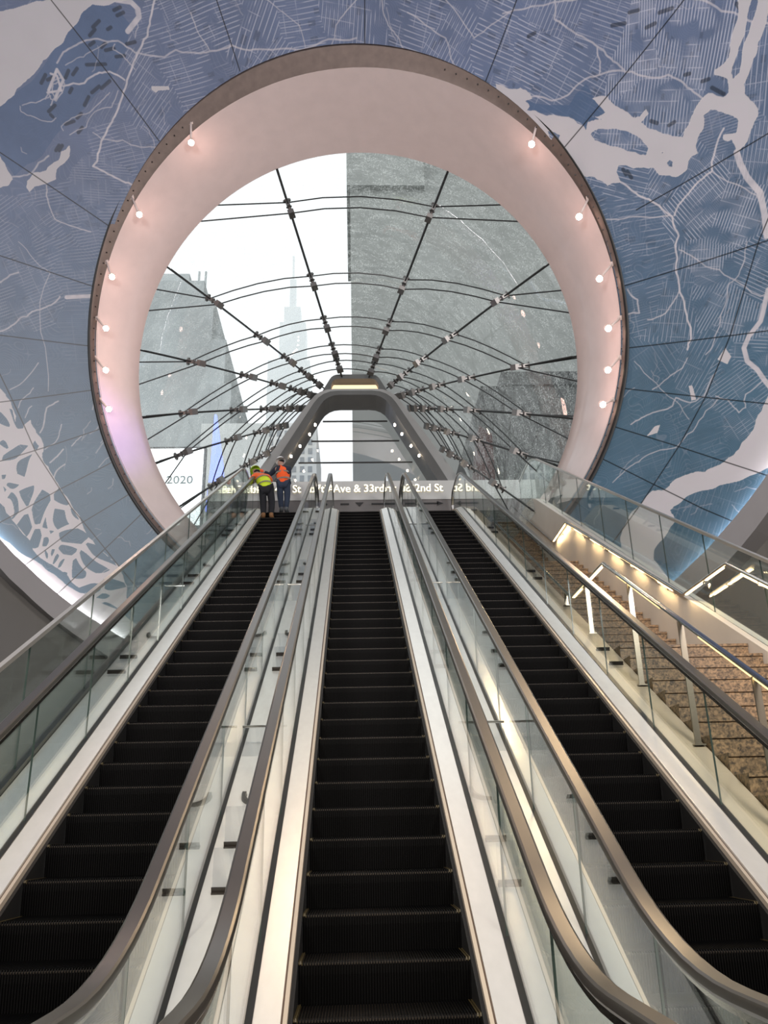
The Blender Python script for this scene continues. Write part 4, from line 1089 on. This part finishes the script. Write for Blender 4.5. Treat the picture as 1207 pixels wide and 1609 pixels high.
B1 = np.array([-2.10, 19.23, 8.792])
J1 = dict(pelvis=(-.06, .02, .82), belly=(-.10, .10, .98), chest=(-.20, .22, 1.17), neck0=(-.27, .30, 1.29), neck=(-.31, .34, 1.35), head=(-.37, .38, 1.44), face=(-.6, .9, -.35),
  shL=(-.38, .20, 1.23), elL=(-.47, .08, 1.03), wrL=(-.42, .30, 1.10), hdL=(-.43, .40, 1.14), shR=(-.06, .30, 1.26), elR=(.02, .48, 1.20), wrR=(-.20, .56, 1.22), hdR=(-.30, .58, 1.24),
  hpL=(-.14, .02, .78), knL=(-.12, .06, .43), anL=(-.10, -.02, .10), hpR=(.05, .02, .78), knR=(.09, .06, .43), anR=(.09, -.02, .10))
r1, b1, g1, gm1 = worker('person leaning on the handrail in lime vest, orange sleeves and black trousers', B1, J1, M['blackcl'], M['orangejkt'], M['lime'], M['boot'], M['hatg'], 'hard_hat', .072)
B2 = np.array([-1.86, 20.52, 9.446])
J2 = dict(pelvis=(.02, .0, .84), belly=(.0, .02, 1.0), chest=(-.02, .05, 1.20), neck0=(-.05, .08, 1.34), neck=(-.06, .09, 1.40), head=(-.08, .12, 1.50), face=(-.7, .8, -.2),
  shL=(-.20, .05, 1.28), elL=(-.36, .14, 1.14), wrL=(-.52, .06, 1.20), hdL=(-.62, .04, 1.24), shR=(.16, .05, 1.28), elR=(.14, .22, 1.08), wrR=(-.06, .30, 1.12), hdR=(-.16, .30, 1.14),
  hpL=(-.08, .0, .80), knL=(-.06, .03, .44), anL=(-.02, -.02, .10), hpR=(.11, .0, .80), knR=(.12, .03, .44), anR=(.10, -.02, .10))
r2, b2, g2, gm2 = worker('person standing in orange safety vest, navy sleeves, blue jeans and white hard hat', B2, J2, M['jeans'], M['navy'], M['orange'], M['bootd'], M['hatw'], 'hard_hat', .066)
h = g2('head'); hm = skin_mesh('hair', [h+np.array([.02, -.03, .03]), h+np.array([.03, -.045, -.03])], [(0, 1)], [(.10, .10), (.085, .075)], M['hair'], b2)
h = g1('head'); hm = skin_mesh('hood', [h+np.array([.03, -.03, .0]), h+np.array([.05, -.05, -.07])], [(0, 1)], [(.10, .10), (.085, .085)], M['blackcl'], b1)
for b_, g_, s in ((b1, g1, 'L'), (b2, g2, 'L')):
    w = g_('wr'+s); p = g_('pm'+s); skin_mesh('work_glove', [w, p, p+(p-w)*.9], [(0, 1), (1, 2)], [.048, (.058, .045), (.045, .04)], M['glove'], b_)

hp = np.array(B1)+g1('pmL')
mb = MB(); d = np.array([-.10, .05, .62]); mb.tube([-.12*d, d*1.15], .013, 8)
pl = mb.build('cleaning_pole', M['cable']); pl.location = hp+np.array([-.03, .03, .0])
tag(pl, 'thin dark pole held upright by the worker in the lime vest', 'pole')

# ------------------------------------------------------------------ lights of the place
def area(name, loc, target, size, power, col, sy=None):
    l = bpy.data.lights.new(name, 'AREA'); l.energy = power; l.color = col; l.shape = 'RECTANGLE'; l.size = size; l.size_y = sy or size
    o = bpy.data.objects.new(name, l); link(o); o.location = loc
    o.rotation_euler = (Vector(target)-Vector(loc)).to_track_quat('-Z', 'Y').to_euler(); return o
def spot(name, loc, target, power, col, ang=60, blend=.6, rad=.08):
    l = bpy.data.lights.new(name, 'SPOT'); l.energy = power; l.color = col; l.spot_size = math.radians(ang); l.spot_blend = blend; l.shadow_soft_size = rad
    o = bpy.data.objects.new(name, l); link(o); o.location = loc
    o.rotation_euler = (Vector(target)-Vector(loc)).to_track_quat('-Z', 'Y').to_euler(); return o
def led_lamp(a, b, power):                               # the light of the LED strips under the wall handrail
    a, b = Vector(a), Vector(b); x = (b-a).normalized(); z = -Vector((.75, 0, -.66)); z = (z-x*z.dot(x)).normalized(); y = z.cross(x)
    l = bpy.data.lights.new('handrail_lamp', 'AREA'); l.energy = power; l.color = (1., .70, .36); l.shape = 'RECTANGLE'; l.size = (b-a).length; l.size_y = .02
    o = bpy.data.objects.new('handrail_lamp', l); link(o); m = Matrix((x, y, z)).transposed().to_4x4(); m.translation = (a+b)/2+Vector((.0, 0, -.045)); o.matrix_world = m
for k in range(5):
    y = 11.55+k*1.05; led_lamp((4.58, y, 4.58+(y-11.15)*.559), (4.58, y+.55, 4.58+(y-10.6)*.559), 3.6)
led_lamp((4.58, 9.8, 4.58), (4.58, 11.1, 4.58), 3.5); led_lamp((4.58, 16.9, 7.74), (4.58, 18., 7.74), 3.5); led_lamp((4.58, 6.2, 2.55), (4.58, 9.5, 4.45), 10)
for b, l, lab in SPOTS:                                  # the rim spotlights wash the reveal and the hall below
    p = np.array(l)-AO*.22
    tgt = (2.6, 8.5, 3.2) if l[0] < 0 else (-.3, 4.6, 1.2)
    spot('rim_spot', tuple(p+np.array([0, -.12, -.1])), tgt, 95 if l[0] < 0 else 205, (1., .70, .38), 34, .8)
    pl_ = bpy.data.lights.new('rim_glow', 'POINT'); pl_.energy = 7; pl_.color = (1., .62, .52); pl_.shadow_soft_size = .10
    o = bpy.data.objects.new('rim_glow', pl_); link(o); inw = (CO-np.array(l)); o.location = tuple(np.array(l)+inw/np.linalg.norm(inw)*.45+AO*.1)
for x in (-5., 0., 5.):                                  # ceiling lamps over the concourse behind the camera
    area('concourse_lamp', (x, -3.5, 7.4), (x*.6, 5, 0), 1.6, 560, (1., .86, .70), .5)
area('concourse_lamp', (-4, -2., 7.6), (-2, 14, 16), 3., 950, (.97, .95, 1.), 2.)
area('concourse_lamp', (5, -2., 7.6), (3, 14, 16), 3., 950, (.97, .95, 1.), 2.)
spot('added_violet_spot', (.4, 22.9, 11.9), (-5.6, 18.7, 11.1), 2600, (.32, .22, 1.), 24, .9, .3)   # added inside the canopy to tint the lower left reveal violet

W = bpy.data.worlds.new('overcast sky'); SC.world = W; W.use_nodes = True
bg = W.node_tree.nodes['Background']; bg.inputs['Color'].default_value = (.94, .97, 1., 1); bg.inputs['Strength'].default_value = 1.25

# ------------------------------------------------------------------ camera
cam = bpy.data.cameras.new('camera'); co = bpy.data.objects.new('camera', cam); COL.objects.link(co)
pitch, yaw, roll = .3646, .0393, -.0242
fw = Vector((math.sin(yaw)*math.cos(pitch), math.cos(yaw)*math.cos(pitch), math.sin(pitch)))
rt = Vector((math.cos(yaw), -math.sin(yaw), 0)); up = rt.cross(fw)
r2_ = rt*math.cos(roll)+up*math.sin(roll); u2_ = -rt*math.sin(roll)+up*math.cos(roll)
mtx = Matrix((r2_, u2_, -fw)).transposed().to_4x4(); mtx.translation = (0, 0, 1.6)
co.matrix_world = mtx
cam.sensor_fit = 'VERTICAL'; cam.sensor_height = 36; cam.lens = 36*1313.5/1609
cam.clip_start = .05; cam.clip_end = 2000
SC.camera = co
SC.view_settings.view_transform = 'Standard'; SC.view_settings.look = 'None'; SC.view_settings.gamma = 1; SC.view_settings.exposure = .12
SC.view_settings.use_curve_mapping = False
SC.cycles.use_denoising = True
SC.cycles.max_bounces = 10; SC.cycles.transparent_max_bounces = 40; SC.cycles.glossy_bounces = 5; SC.cycles.diffuse_bounces = 4
SC.cycles.sample_clamp_indirect = 6
SC.cycles.caustics_reflective = False; SC.cycles.caustics_refractive = False
